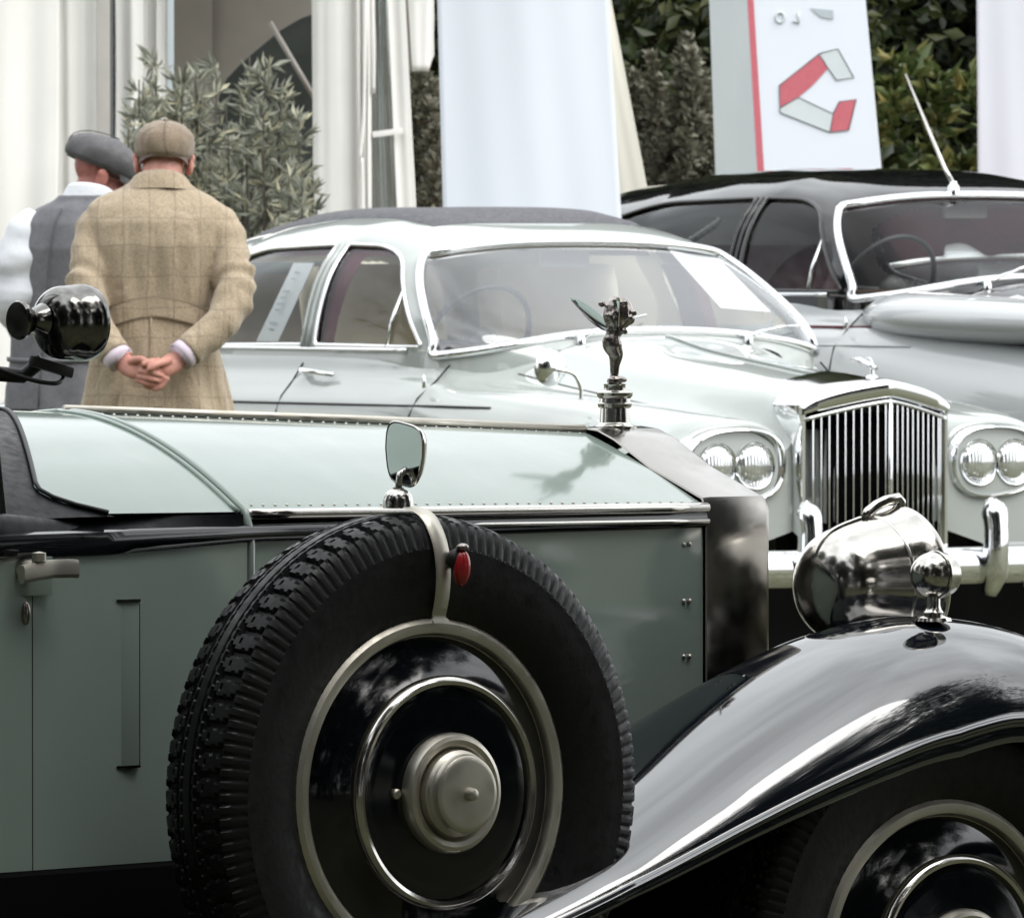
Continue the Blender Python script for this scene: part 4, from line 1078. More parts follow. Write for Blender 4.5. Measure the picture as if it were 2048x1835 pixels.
# chrome cap strip, maroon coach line and swelling front wing
for sgn in (-1, 1):
    tube('coach_line', [(x, sgn * (flc(x, .99 + UC) + .002), .99 + UC) for x in np.linspace(-.06, -3.3, 36)], .007, M['maroon'], car_c, 6, smooth=180)
    G = []
    for i in range(25):
        s = i / 24; x = -1.40 + 1.36 * s
        h = .090 * min(1, s * 7 + .02) ** .5; w = .20 * math.sin(PI * min(.5, s * 1.3 + .02)) ** .5; e_ = math.sqrt(max(.0004, 1 - s ** 5)); h *= e_; w *= e_
        c = np.array((x, sgn * (.690 - .02 * s), 1.050 + UC - .035 * s - .015))
        G.append([c + np.array((0, w * math.cos(a), h * math.sin(a))) for a in np.linspace(-1.2, PI + 1.2, 21)])
    v, f = gridvf(G, cap0=True); mesh('wing_crown', v, f, M['silverlow'], car_c, smooth=180)
# roof aerial
ab = np.array((sxc(-.11, 1.47 + UC) + .0, -.11, 1.495 + UC))
ae = lathe('aerial_mount', [(-.02, .022), (.01, .022), (.02, .014), (.03, .012), (.031, 0)], M['chrome'], car_c, 14, 'z', tuple(ab), smooth=40)
tp = ab + np.array((-.26, -.03, .43))
tube('aerial_rod', [ab + np.array((0, 0, .015)), lerp(ab, tp, .18), tp], [.011, .008, .0035], M['nickel'], ae, 8, smooth=180)
# cars beyond, seen through the tall saloon's windows
CD = dict(CB, body=M['silverlow'], roof=M['silverlow'], trim=M['chrome'], glass=M['screendark'], screen=M['screendark'], lining=M['maroon'], seat=M['maroon'], pillar=M['silverlow'])
car_d, *_ = saloon('saloon_car', 'light grey saloon glimpsed through the windscreen of the tall black and silver saloon', (2.98, 39.5, 0), BETA, CD, up=-.06, detail=False, low_seats=True)
CE = dict(CB, body=M['redcar'], roof=M['redcar'], trim=M['chrome'], glass=M['screendark'], screen=M['screendark'], lining=M['maroon'], seat=M['dark'], pillar=M['redcar'])
car_e, *_ = saloon('saloon_car', 'dark red saloon farthest back, only its roof seen through the tall saloon', (3.1, 45.2, 0), BETA, CE, up=.0, detail=False, low_seats=True)
# ------------------------------------------------------------------ people
def head_parts(c, R):
    """closed blobs of a head looking along local +y, c centre, R rotation"""
    V = []; F = []
    def ad(p, r, rot=None, n=20, m=14):
        q = Vector(p); rr = R if rot is None else R @ rot
        v, f = ell(Vector(c) + (R @ q), r, rr, n, m); k = len(V); V.extend(map(tuple, v)); F.extend(tuple(i + k for i in t) for t in f)
    ad((0, -.012, .030), (.075, .092, .082))            # cranium
    ad((0, .022, -.030), (.060, .068, .082))            # face
    ad((0, .052, -.082), (.036, .036, .030))            # jaw, chin
    ad((0, .040, .028), (.052, .050, .040))
    ad((0, .092, -.022), (.013, .022, .017)); ad((0, .086, .0), (.010, .016, .026))   # nose
    for s in (-1, 1):
        ad((s * .030, .076, .016), (.022, .014, .010))  # brow
        ad((s * .031, .074, -.002), (.014, .012, .010)) # eye
        ad((s * .038, .058, -.035), (.026, .026, .024)) # cheek
        ad((s * .082, -.008, -.014), (.011, .022, .035), Matrix.Rotation(s * .25, 4, 'Z'))  # ear
        ad((s * .088, -.014, .002), (.008, .017, .018), Matrix.Rotation(s * .3, 4, 'Z'))
        ad((s * .076, .000, -.036), (.008, .010, .011))
    ad((0, .082, -.056), (.024, .012, .006)); ad((0, .080, -.066), (.020, .012, .006))
    return V, F

def hand_blobs(add, wrist, palm, fingers, thumb):
    """wrist point, palm point, list of finger paths, thumb path"""
    w, p = np.array(wrist), np.array(palm)
    add(*tubevf(cat([w - (p - w) * .5, w, (w + p) / 2, p, p + (p - w) * .35], 4), [.021, .021, .021, .021, .0235, .0275, .030, .0315, .033, .0335, .033, .0325, .031, .029, .025, .02, .012][:17], 14, flat=(1.0, .62), up=(0, -1, .2)))
    for path, r in fingers:
        q = cat(path, 5); n = len(q)
        rad = np.interp(np.linspace(0, 1, n), [0, .5, .85, 1], [r, r * .92, r * .8, r * .45])
        kn = 1 + .08 * np.exp(-((np.linspace(0, 1, n) - .45) / .07) ** 2)
        add(*tubevf(q, rad * kn, 10)); add(*ell(q[-1], (r * .62,) * 3, None, 10, 8))
    q = cat(thumb, 5); add(*tubevf(q, np.interp(np.linspace(0, 1, len(q)), [0, .6, 1], [.014, .0115, .007]), 10)); add(*ell(q[-1], (.0085,) * 3, None, 10, 8))

class Blob:
    def __init__(s): s.V = []; s.F = []
    def add(s, v, f):
        k = len(s.V); s.V.extend(tuple(map(float, p)) for p in v); s.F.extend(tuple(i + k for i in t) for t in f)
    def done(s, name, m, parent, voxel, it=4, **k):
        v, f = remeshed(s.V, s.F, voxel, it); return mesh(name, v, f, m, parent, smooth=180, **k)

def torso_fn(zs, hw, df, db, cx, cy, pw=2.5):
    A = [np.array(q, float) for q in (zs, hw, df, db, cx, cy)]
    def sm(z, q):
        return np.interp(z, A[0], q)
    def fn(t, z, off=0.0):
        c, s = math.cos(t), math.sin(t)
        q = (abs(c) ** pw + abs(s) ** pw) ** (-1 / pw)
        h, d = sm(z, A[1]) + off, (sm(z, A[2]) if s > 0 else sm(z, A[3])) + off
        return np.array((sm(z, A[4]) + h * q * c, sm(z, A[5]) + d * q * s, z))
    return fn

def wrinkle_sleeve(path, rad, seed, amp=.19, n=7, elbow=.52):
    q = cat(path, n); k = len(q); s = np.linspace(0, 1, k)
    T = np.gradient(q, axis=0); T /= np.linalg.norm(T, axis=1)[:, None]
    rr = np.interp(s, np.linspace(0, 1, len(rad)), rad)
    rings = []; seg = 32; ref = np.array((0, -1.0, 0))
    r = np.random.default_rng(seed); ph = r.random(6) * 6.28
    for i in range(k):
        a = ref - (ref @ T[i]) * T[i]; a /= np.linalg.norm(a); b = np.cross(T[i], a)
        row = []
        for j in range(seg):
            t = 2 * PI * j / seg
            e = math.exp(-((s[i] - elbow) / .20) ** 2) + .35
            wv = math.sin(s[i] * 58 + 2.0 * math.sin(t + ph[0]) + ph[1]) * (.55 + .45 * math.sin(t + ph[2]))
            wv += .6 * math.sin(s[i] * 33 - 2.6 * math.sin(t + ph[3]) + ph[4])
            row.append(q[i] + rr[i] * (1 + amp * e * wv * .6) * (math.cos(t) * a + math.sin(t) * b))
        rings.append(row)
    return gridvf(rings, closev=True, cap0=True, cap1=True)

# ---- the man in the tweed jacket, back to the viewer, hands clasped behind him
def man_tweed():
    root = thing('person', 'man seen from behind in sand checked tweed jacket and cap, hands clasped behind him', 'person', ((312 - 1024) / FPX * 31.0, 31.0, 0), 0, 'visitors among the cars')
    B = Blob()
    Rh = Matrix.Rotation(-.42, 4, 'X') @ Matrix.Rotation(.06, 4, 'Z')
    v, f = head_parts((.022, .058, 1.722), Rh); B.add(v, f)
    B.add(*tubevf([(.01, -.01, 1.56), (.015, .005, 1.64), (.022, .03, 1.71), (.022, .05, 1.76)], [.075, .064, .062, .062], 20))
    tor = torso_fn([.80, .95, 1.1, 1.3, 1.45, 1.55, 1.60], [.15, .16, .14, .15, .17, .15, .06], [.10, .10, .09, .10, .10, .08, .05], [.10, .11, .09, .10, .11, .08, .05], [0] * 7, [0] * 7)
    B.add(*gridvf([[tor(t, z) for t in np.linspace(0, 2 * PI, 33)[:-1]] for z in np.linspace(.82, 1.60, 20)], closev=True, cap0=True, cap1=True))
    for s in (-1, 1):
        B.add(*tubevf(cat([(s * .15, 0, 1.52), (s * (.208 if s < 0 else .24), -.112, 1.32), (s * (.085 if s < 0 else .078), -.225, 1.115 if s < 0 else 1.125)], 6), np.linspace(.034, .024, 13), 14))
        B.add(*tubevf(cat([(s * .085, 0, .90), (s * .10, .01, .50), (s * .105, -.01, .08)], 6), np.linspace(.085, .048, 13), 16))
        B.add(*tubevf([(s * .105, -.04, .05), (s * .11, .12, .035)], [.04, .03], 10))
    # left hand lies beneath, fingers curl up to the right hand that holds it
    hand_blobs(B.add, (-.105, -.228, 1.108), (-.050, -.262, 1.078),
               [([(-.040, -.275, 1.092), (-.010, -.290, 1.090), (.012, -.292, 1.083), (.018, -.282, 1.078)], .0098),
                ([(-.042, -.280, 1.076), (-.008, -.296, 1.072), (.016, -.296, 1.066), (.022, -.284, 1.062)], .0100),
                ([(-.045, -.276, 1.060), (-.014, -.292, 1.054), (.010, -.293, 1.048), (.017, -.282, 1.046)], .0096),
                ([(-.052, -.268, 1.048), (-.026, -.282, 1.040), (-.004, -.284, 1.034), (.004, -.276, 1.034)], .0085)],
               [(-.070, -.262, 1.105), (-.040, -.288, 1.112), (-.012, -.300, 1.104)])
    hand_blobs(B.add, (.090, -.228, 1.118), (.034, -.258, 1.084),
               [([(.020, -.270, 1.108), (-.006, -.296, 1.106), (-.024, -.304, 1.098), (-.030, -.296, 1.092)], .0100),
                ([(.030, -.272, 1.068), (.004, -.262, 1.044), (-.022, -.262, 1.038), (-.034, -.266, 1.046)], .0100),
                ([(.036, -.270, 1.060), (.012, -.266, 1.032), (-.012, -.266, 1.026), (-.026, -.268, 1.030)], .0096),
                ([(.046, -.264, 1.056), (.026, -.268, 1.030), (.006, -.270, 1.020), (-.006, -.272, 1.024)], .0086)],
               [(.050, -.262, 1.108), (.020, -.300, 1.100), (-.004, -.312, 1.086), (-.012, -.312, 1.080)])
    B.done('body', M['skin'], root, .0032, 2)
    # hair band at the nape
    # jacket: torso and sleeves as one cloth surface
    J = Blob()
    zs = [.80, .88, .95, 1.05, 1.15, 1.26, 1.36, 1.46, 1.535, 1.585, 1.612, 1.637, 1.66]
    fn = torso_fn(zs, [.250, .243, .234, .214, .192, .180, .190, .206, .214, .208, .176, .118, .086], [.165, .16, .155, .145, .135, .13, .13, .13, .115, .095, .08, .07, .066],
                  [.195, .188, .180, .165, .150, .138, .146, .155, .142, .116, .095, .082, .076], [0] * 11 + [.008, .012], [0, 0, 0, 0, 0, 0, 0, 0, .0, .005, .008, .014, .02])
    rings = []
    for z in np.concatenate([np.linspace(.80, 1.50, 60), np.linspace(1.51, 1.66, 22)]):
        row = []
        for j in range(120):
            t = 2 * PI * j / 120
            p = fn(t, z)
            fold = .0085 * math.sin(11 * t + 1.6 * math.sin(z * 6) + .5) * clampf((1.25 - z) * 3, .12, 1) + .004 * math.sin(5 * t + z * 14)
            fold += .0062 * math.sin(17 * t + z * 4) * clampf((z - 1.22) * 6, 0, 1) * clampf((1.52 - z) * 6, 0, 1)
            # skirt lifted and creased below the hands
            d = np.array((math.cos(t), math.sin(t), 0)); row.append(p + d * fold)
        rings.append(row)
    J.add(*gridvf(rings, closev=True, cap0=True, cap1=True))
    J.add(*wrinkle_sleeve([(-.160, .0, 1.556), (-.190, -.02, 1.50), (-.202, -.07, 1.39), (-.209, -.115, 1.315), (-.180, -.175, 1.215), (-.118, -.220, 1.125)], [.050, .062, .062, .061, .058, .053, .051], 3))
    J.add(*wrinkle_sleeve([(.160, .0, 1.56), (.210, -.02, 1.505), (.236, -.07, 1.395), (.248, -.115, 1.315), (.205, -.175, 1.220), (.104, -.222, 1.135)], [.050, .062, .062, .063, .060, .053, .051], 9))
    jk = J.done('jacket', M['tweed'], root, .0062, 3)
    # half belt with stitched edges
    for off, m in ((.0, None),):
        G = []
        for z0, o in ((.0, -.004), (.002, .0035), (.058, .0035), (.060, -.004)):
            G.append([fn(-t, 1.243 + z0 - .075 * (abs(t - PI / 2) / 1.25) ** 1.6 * 1.0, o + .004) for t in np.linspace(.42, PI - .42, 40)])
        mesh('half_belt', *gridvf(G), M['tweed'], jk, smooth=60)
    for zz in (1.242, 1.304):
        pth = [fn(-t, zz - .075 * (abs(t - PI / 2) / 1.25) ** 1.6, .0080) for t in np.linspace(.42, PI - .42, 40)]
        tube('belt_stitching', pth, .0016, M['tweedcap'], jk, 5, smooth=180)
    pth = [fn(-PI / 2 - .06 + .02 * k, z, .009) for k, z in enumerate(np.linspace(1.235, .82, 16) )] if False else [fn(-PI / 2 - .05, z, .008) for z in np.linspace(1.238, .82, 16)]
    tube('back_seam', pth, .0022, M['tweed'], jk, 6, smooth=180)
    # lifted vent flap under the hands
    G = [[fn(-PI / 2 + a, z, .012 + .018 * s) + np.array((0, 0, .008 * math.sin(a * 9))) for a in np.linspace(-.42, .12, 12)] for s, z in zip(np.linspace(0, 1, 8), np.linspace(1.03, .962, 8))]
    mesh('vent_flap', *gridvf(G), M['tweed'], jk, smooth=180)
    # collar: folded band standing round the neck
    G = []
    for k, (z, o) in enumerate(((1.652, .015), (1.664, .015), (1.680, .008), (1.692, -.002), (1.697, -.010), (1.690, -.014), (1.66, -.014))):
        row = []
        for t in np.linspace(-PI * 1.12, PI * .12, 44):
            p = fn(t, min(z, 1.66), o); 
            back = max(0, -math.sin(t))
            row.append(np.array((p[0], p[1], z - .030 * (1 - back) ** 1.0 - (.0 if k > 1 else .012 * back))))
        G.append(row)
    mesh('collar', *gridvf(G), M['tweed'], jk, smooth=180)
    # cuffs
    for a, b_, r in (((-.128, -.215, 1.135), (-.082, -.240, 1.092), .044), ((.112, -.218, 1.142), (.064, -.243, 1.104), .045)):
        d = np.array(b_) - np.array(a); q = [np.array(a) + d * t for t in (0, .35, .62, .66, .6)]
        tube('shirt_cuff', q, [r, r * 1.02, r * 1.04, r * .98, r * .80], M['pinkshirt'], root, 20, smooth=180)
    # cap
    cap(root, (.024, .052, 1.760), Matrix.Rotation(-.10, 4, 'X') @ Matrix.Rotation(.05, 4, 'Y'), M['tweedcap'], (.094, .118, .092))
    trousers(root, M['trousers'])
    # short hair shell on the nape
    G = []
    for z in np.linspace(-.045, .03, 8):
        G.append([Vector((.022, .052, 1.742)) + Rh @ Vector((.0765 * math.cos(t) * math.cos(z * 6) ** .5, -.012 + .0935 * math.sin(t) * math.cos((z - .02) * 7) ** .5, z + .0)) for t in np.linspace(PI * 1.02, PI * 1.98, 24)])
    mesh('hair', *gridvf(G), M['hair'], root, smooth=180)

def cap(root, c, R, m, r, peak=True):
    rings = []; K = 64
    prof = [(-.022, .86), (-.020, .93), (-.010, .975), (.004, .995), (.02, 1.0), (.036, .955), (.052, .83), (.066, .62), (.075, .36), (.0795, .10), (.0795, .0)]
    for z, k in prof:
        row = []
        for j in range(K):
            t = 2 * PI * j / K
            wr = 1 + .018 * math.sin(3 * t + z * 40) + .010 * math.sin(8 * t - z * 60)
            fr = .012 * max(0, math.sin(t)) * (z > .03)
            row.append(Vector(c) + R @ Vector((r[0] * k * math.cos(t) * wr, r[1] * k * math.sin(t) * wr + fr, z * r[2] / .08 - (.018 * max(0, math.sin(t)) ** 2 if z > 0 else 0) - .006 * max(0, -math.sin(t)))))
        rings.append(row)
    v, f = gridvf(rings, closev=True); cp_ = mesh('cap', v, f, m, root, smooth=180)
    band = [np.array(p) * 1.0 for p in rings[0]]
    tube('cap_band', band, .0045, m, cp_, 6, closed=True, smooth=180)
    G = []
    for s in np.linspace(0, 1, 6):
        G.append([Vector(c) + R @ Vector((r[0] * .93 * math.cos(t) * (1 - .06 * s), r[1] * .90 * math.sin(t) + .055 * s * math.sin(t) ** 1.5, -.018 - .018 * s - .012 * abs(math.cos(t)) * 0)) for t in np.linspace(.35, PI - .35, 24)])
    v, f = gridvf(G); n = len(v); v = list(map(tuple, v)) + [(p[0], p[1], p[2] - .006) for p in v]; f = f + [tuple(reversed([i + n for i in q])) for q in f]
    mesh('cap_peak', v, f, m, cp_, smooth=60)
    v, f = ell(Vector(c) + R @ Vector((0, 0, r[2] * .99)), (.008, .008, .005)); mesh('cap_button', v, f, m, cp_, smooth=180)
    tube('cap_seam', [Vector(c) + R @ Vector((.004, -r[1] * k, z * r[2] / .08 + .002)) for z, k in prof[2:]], .002, m, cp_, 5, smooth=180)

def trousers(root, m, hw=.20, yaw=0.0):
    J = Blob(); Rz = Matrix.Rotation(yaw, 3, 'Z')
    fn = torso_fn([.74, .85, .98, 1.03], [.19, .195, .18, .175], [.12, .13, .125, .12], [.13, .14, .13, .12], [0] * 4, [0] * 4)
    J.add(*gridvf([[Rz @ Vector(fn(t, z)) for t in np.linspace(0, 2 * PI, 37)[:-1]] for z in np.linspace(.74, 1.03, 10)], closev=True, cap0=True, cap1=True))
    for s in (-1, 1):
        J.add(*tubevf([Rz @ Vector(p) for p in cat([(s * .095, 0, .84), (s * .10, .01, .48), (s * .105, -.01, .06)], 8)], np.interp(np.linspace(0, 1, 17), [0, .5, 1], [.105, .088, .078]), 20))
    J.done('trousers', m, root, .009, 3)
    for s in (-1, 1):
        b = Blob(); b.add(*tubevf([Rz @ Vector(p) for p in ((s * .105, -.06, .045), (s * .108, .03, .05), (s * .115, .14, .035), (s * .117, .18, .03))], [.038, .046, .04, .025], 14, flat=(1.05, .9)))
        b.done('shoe', M['shoe'], root, .008, 2)
man_tweed()

# ---- the man in the dark cap and waistcoat, leaning in towards him
def man_waistcoat():
    root = thing('person', 'man in dark grey cap, grey waistcoat and white shirt leaning in to talk, far left', 'person', ((124 - 1024) / FPX * 32.3, 32.3, 0), 0, 'visitors among the cars')
    yaw = -.50; Rz = Matrix.Rotation(yaw, 4, 'Z'); R3 = Matrix.Rotation(yaw, 3, 'Z')
    B = Blob()
    hc = (.130, .03, 1.684)
    Rh = Matrix.Rotation(-1.40, 4, 'Z') @ Matrix.Rotation(-.36, 4, 'X')
    v, f = head_parts(hc, Rh); B.add(v, f)
    B.add(*tubevf([(.055, .0, 1.52), (.085, .01, 1.60), (.108, .02, 1.66), (.122, .025, 1.70)], [.075, .062, .058, .058], 20))
    tor = torso_fn([.85, .98, 1.1, 1.3, 1.45, 1.54, 1.58], [.15, .16, .14, .15, .16, .14, .06], [.10] * 5 + [.08, .05], [.10] * 5 + [.08, .05], [.0, .0, .01, .03, .045, .05, .055], [0] * 7)
    B.add(*gridvf([[R3 @ Vector(tor(t, z)) for t in np.linspace(0, 2 * PI, 33)[:-1]] for z in np.linspace(.86, 1.58, 20)], closev=True, cap0=True, cap1=True))
    la = [(-.085, .01, 1.50), (-.125, -.01, 1.27), (-.05, .16, 1.12), (.0, .25, 1.12)]
    ra = [(.20, -.06, 1.50), (.27, .06, 1.26), (.26, .27, 1.16), (.22, .36, 1.17)]
    for arm in (la, ra):
        B.add(*tubevf(cat(arm, 6), np.linspace(.046, .026, 19), 14))
    for (w, p, sx_) in (((-.02, .22, 1.12), (.03, .29, 1.12), 1), ((.23, .33, 1.165), (.19, .40, 1.17), -1)):
        d = (np.array(p) - np.array(w)); fw = np.array(p) + d * .35
        u = np.array((0, 0, 1.0))
        fg = [([fw + u * (.024 - .016 * i), fw + d * .45 + u * (.022 - .016 * i), fw + d * .75 + u * (.010 - .016 * i) + np.array((0, -.01, -.01)), fw + d * .8 + u * (-.005 - .016 * i)], .0098 - .0006 * abs(i - 1.2)) for i in range(4)]
        hand_blobs(B.add, w, p, fg, [np.array(p) + u * .02, fw + u * .045, fw + d * .3 + u * .048])
    for s in (-1, 1):
        B.add(*tubevf([R3 @ Vector(q) for q in cat([(s * .085, 0, .90), (s * .10, .01, .50), (s * .105, -.01, .08)], 6)], np.linspace(.085, .048, 13), 16))
        B.add(*tubevf([R3 @ Vector((s * .105, -.04, .05)), R3 @ Vector((s * .11, .12, .035))], [.04, .03], 10))
    B.done('body', M['skinred'], root, .0048, 3)
    # shirt: sleeves, yoke and collar
    S = Blob()
    S.add(*wrinkle_sleeve([(-.055, .01, 1.545), (-.088, .0, 1.49), (-.118, -.01, 1.38), (-.128, -.005, 1.26), (-.08, .10, 1.16), (-.02, .20, 1.125)], [.066, .090, .104, .098, .078, .056, .046], 21, .17))
    S.add(*wrinkle_sleeve([(.165, -.045, 1.545), (.215, -.05, 1.48), (.25, .0, 1.36), (.27, .06, 1.26), (.262, .19, 1.19), (.236, .31, 1.165)], [.068, .078, .08, .076, .066, .055, .046], 22, .09))
    fn = torso_fn([.9, 1.0, 1.1, 1.3, 1.45, 1.53, 1.58, 1.605, 1.63], [.18, .178, .17, .175, .183, .172, .125, .085, .074], [.13, .13, .125, .125, .125, .11, .085, .072, .068], [.135, .13, .125, .13, .135, .118, .092, .078, .07],
                  [.0, .0, .01, .03, .045, .052, .062, .078, .092], [0, 0, 0, 0, 0, 0, 0, .008, .012])
    tr = lambda t, z, o=0: np.array(R3 @ Vector(fn(t, z, o)))
    S.add(*gridvf([[tr(t, z, -.008 - .014 * (z > 1.5)) for t in np.linspace(0, 2 * PI, 49)[:-1]] for z in np.linspace(.95, 1.63, 40)], closev=True, cap0=True, cap1=True))
    st = S.done('shirt', M['shirt'], root, .0062, 3)
    G = []
    for z, o in ((1.622, .006), (1.630, .006), (1.655, .002), (1.665, -.003), (1.655, -.006)):
        G.append([tr(t, min(z, 1.63), o) + np.array((.30 * max(0, z - 1.63), 0, max(0, z - 1.63) - .022 * (1 + math.sin(t)))) for t in np.linspace(-PI * 1.35, PI * .35, 44)])
    mesh('shirt_collar', *gridvf(G), M['shirt'], st, smooth=180)
    # waistcoat: torso shell with deep armholes
    Nt, zz = 120, np.linspace(.93, 1.622, 94)
    G = [[tr(2 * PI * j / Nt, z, .010 + .003 * math.sin(9 * (2 * PI * j / Nt) + z * 9)) for j in range(Nt)] for z in zz]
    V, F = gridvf(G, closev=True); F2 = []
    for q in F:
        i, j = q[0] // Nt, q[0] % Nt; t = 2 * PI * (j + .5) / Nt; z = zz[min(i, len(zz) - 1)]
        cut = False
        for tc in (0.0, PI):
            d = abs((t - tc + PI) % (2 * PI) - PI)
            lim = (.80 if tc > 1 else .62) * math.sqrt(max(0, 1 - ((z - 1.44) / .115) ** 2))
            if d < lim: cut = True
        if z > 1.585 and True: cut = cut or False
        dv = abs((t - PI / 2 + PI) % (2 * PI) - PI)
        if z > 1.30 and dv < (z - 1.30) * 1.6: cut = True
        if not cut: F2.append(q)
    w = mesh('waistcoat', V, F2, M['waistcoat'], root, smooth=180)
    md = w.modifiers.new('thick', 'SOLIDIFY'); md.thickness = .007; md.offset = 1
    pth = [tr(-PI / 2, z, .015) for z in np.linspace(1.58, .94, 14)]; tube('back_seam', pth, .002, M['greycap'], w, 5, smooth=180)
    pth = [tr(-t, 1.10 - .01 * math.sin(t), .016) for t in np.linspace(.6, PI - .6, 20)]; tube('back_strap', pth, .009, M['waistcoat'], w, 6, smooth=180, flat=(.35, 1), up=(0, 0, 1))
    cap(root, (.142, .034, 1.729), Matrix.Rotation(-1.40, 4, 'Z') @ Matrix.Rotation(-.44, 4, 'X'), M['greycap'], (.108, .142, .084))
    # dark glasses
    g = MB()
    for s in (-1, 1):
        g.add(*ell(Vector(hc) + Rh @ Vector((s * .032, .088, .002)), (.024, .006, .017), Rh, 16, 8))
    gl = g.build('sunglasses', M['rubber'], root, smooth=180)
    for s in (-1, 1):
        tube('glasses_arm', [Vector(hc) + Rh @ Vector(p) for p in ((s * .056, .084, .008), (s * .072, .04, .008), (s * .082, -.01, .006))], .003, M['rubber'], gl, 5, smooth=180)
    trousers(root, M['trousers'], yaw=yaw)
man_waistcoat()
# ------------------------------------------------------------------ marquee, banners, planting
def cloth(name, pts_top, pts_bot, m, parent, folds=6, amp=.03, nx=90, nz=24, seed=0, thick=.01, kind=None):
    """hanging cloth between two polylines (world coords relative to parent), with vertical folds"""
    top = cat(pts_top, 8) if len(pts_top) > 2 else np.array([lerp(np.array(pts_top[0]), np.array(pts_top[1]), t) for t in np.linspace(0, 1, 9)])
    bot = cat(pts_bot, 8) if len(pts_bot) > 2 else np.array([lerp(np.array(pts_bot[0]), np.array(pts_bot[1]), t) for t in np.linspace(0, 1, 9)])
    def at(P, t):
        k = t * (len(P) - 1); i = min(int(k), len(P) - 2); return P[i] + (P[i + 1] - P[i]) * (k - i)
    r = np.random.default_rng(seed); ph = r.random(5) * 6.28
    G = []
    for i in range(nz + 1):
        s = i / nz; row = []
        for j in range(nx + 1):
            t = j / nx; p = at(top, t) * (1 - s) + at(bot, t) * s
            w = amp * (math.sin(2 * PI * folds * t + ph[0] + .5 * math.sin(3 * s + ph[1])) + .5 * math.sin(2 * PI * folds * 2.3 * t + ph[2] + s) + .3 * math.sin(2 * PI * folds * .45 * t + ph[3]))
            w += amp * 1.6 * noise.noise((t * folds * .8 + seed * 3.1, s * 2.4, seed)) + amp * .9 * noise.noise((t * folds * 1.9 + s * 2.0, s * 5, seed + 7))
            row.append(p + np.array((w * .3, w, 0)))
        G.append(row)
    v, f = gridvf(G); o = mesh(name, v, f, m, parent, smooth=180, kind=kind)
    md = o.modifiers.new('thick', 'SOLIDIFY'); md.thickness = thick
    return o
YT = 47.0
def px(x, Y=YT): return (x - 1024) / FPX * Y
def pz(y, Y=YT): return CAMZ - math.tan(PITCH + math.atan((y - 917.5) / FPX)) * Y
tent = thing('marquee', 'white marquee with open side, draped curtains and a clear plastic window, behind the visitors', 'tent', (0, YT, 0))
ZT_, ZB_ = 3.1, -.02
def cur(name, x0, x1, m, dy=0.0, x2=None, x3=None, z0=ZT_, z1=ZB_, **k):
    x2 = x0 if x2 is None else x2; x3 = x1 if x3 is None else x3
    return cloth(name, [(px(x0), dy, z0), (px(x1), dy, z0)], [(px(x2), dy, z1), (px(x3), dy, z1)], m, tent, **k)
cur('wall_curtain', -420, 118, M['tent'], folds=3, amp=.014, seed=1)
cur('wall_curtain', 112, 196, M['tent'], dy=.05, folds=1.2, amp=.012, nx=30, seed=2)
MB().box((px(208), .0, 1.5), (.062, .07, 3.2), None, .008).build('tent_post', M['tentgrey'], tent)
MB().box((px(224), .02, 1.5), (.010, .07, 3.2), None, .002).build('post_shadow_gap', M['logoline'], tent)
cur('wall_curtain', 230, 290, M['tent'], dy=.04, folds=.7, amp=.02, nx=20, seed=3)
cur('wall_curtain', 288, 342, M['tent'], dy=.10, folds=1.6, amp=.018, nx=30, seed=4)
MB().box((px(342), -.02, 1.5), (.030, .05, 3.2), None, .006).build('edge_tape', M['bluegrey'], tent)
# dim interior seen through the opening: lining swept up to the ridge, dark end beyond
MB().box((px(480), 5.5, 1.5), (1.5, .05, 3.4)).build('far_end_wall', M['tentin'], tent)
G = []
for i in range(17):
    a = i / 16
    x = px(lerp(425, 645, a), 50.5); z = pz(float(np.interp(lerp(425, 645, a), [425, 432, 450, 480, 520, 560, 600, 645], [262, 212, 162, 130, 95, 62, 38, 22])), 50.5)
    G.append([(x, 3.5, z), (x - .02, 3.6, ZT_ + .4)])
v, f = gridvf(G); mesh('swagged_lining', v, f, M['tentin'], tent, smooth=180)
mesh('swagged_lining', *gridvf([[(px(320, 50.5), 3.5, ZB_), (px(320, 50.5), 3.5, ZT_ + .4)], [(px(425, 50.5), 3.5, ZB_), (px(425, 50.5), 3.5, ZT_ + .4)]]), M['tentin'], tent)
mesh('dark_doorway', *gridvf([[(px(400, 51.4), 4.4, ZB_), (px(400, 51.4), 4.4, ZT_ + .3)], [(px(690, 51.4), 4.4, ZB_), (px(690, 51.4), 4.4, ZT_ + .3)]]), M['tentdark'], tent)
tube('roof_strut', [(px(540, 49.6), 2.6, pz(45, 49.6)), (px(628, 49.6), 2.6, pz(195, 49.6))], .014, M['tentgrey'], tent, 10, smooth=180)
tube('roof_strut', [(px(560, 50), 3.0, pz(330, 50)), (px(600, 50), 3.0, pz(430, 50))], .014, M['tentgrey'], tent, 10, smooth=180)
mesh('tent_roof', *gridvf([[(px(-420), -.1, ZT_), (px(866), -.1, ZT_)], [(px(-420), 3.0, ZT_ + 1.2), (px(866), 3.0, ZT_ + 1.2)], [(px(-420), 6, ZT_), (px(866), 6, ZT_)]]), M['tent'], tent)
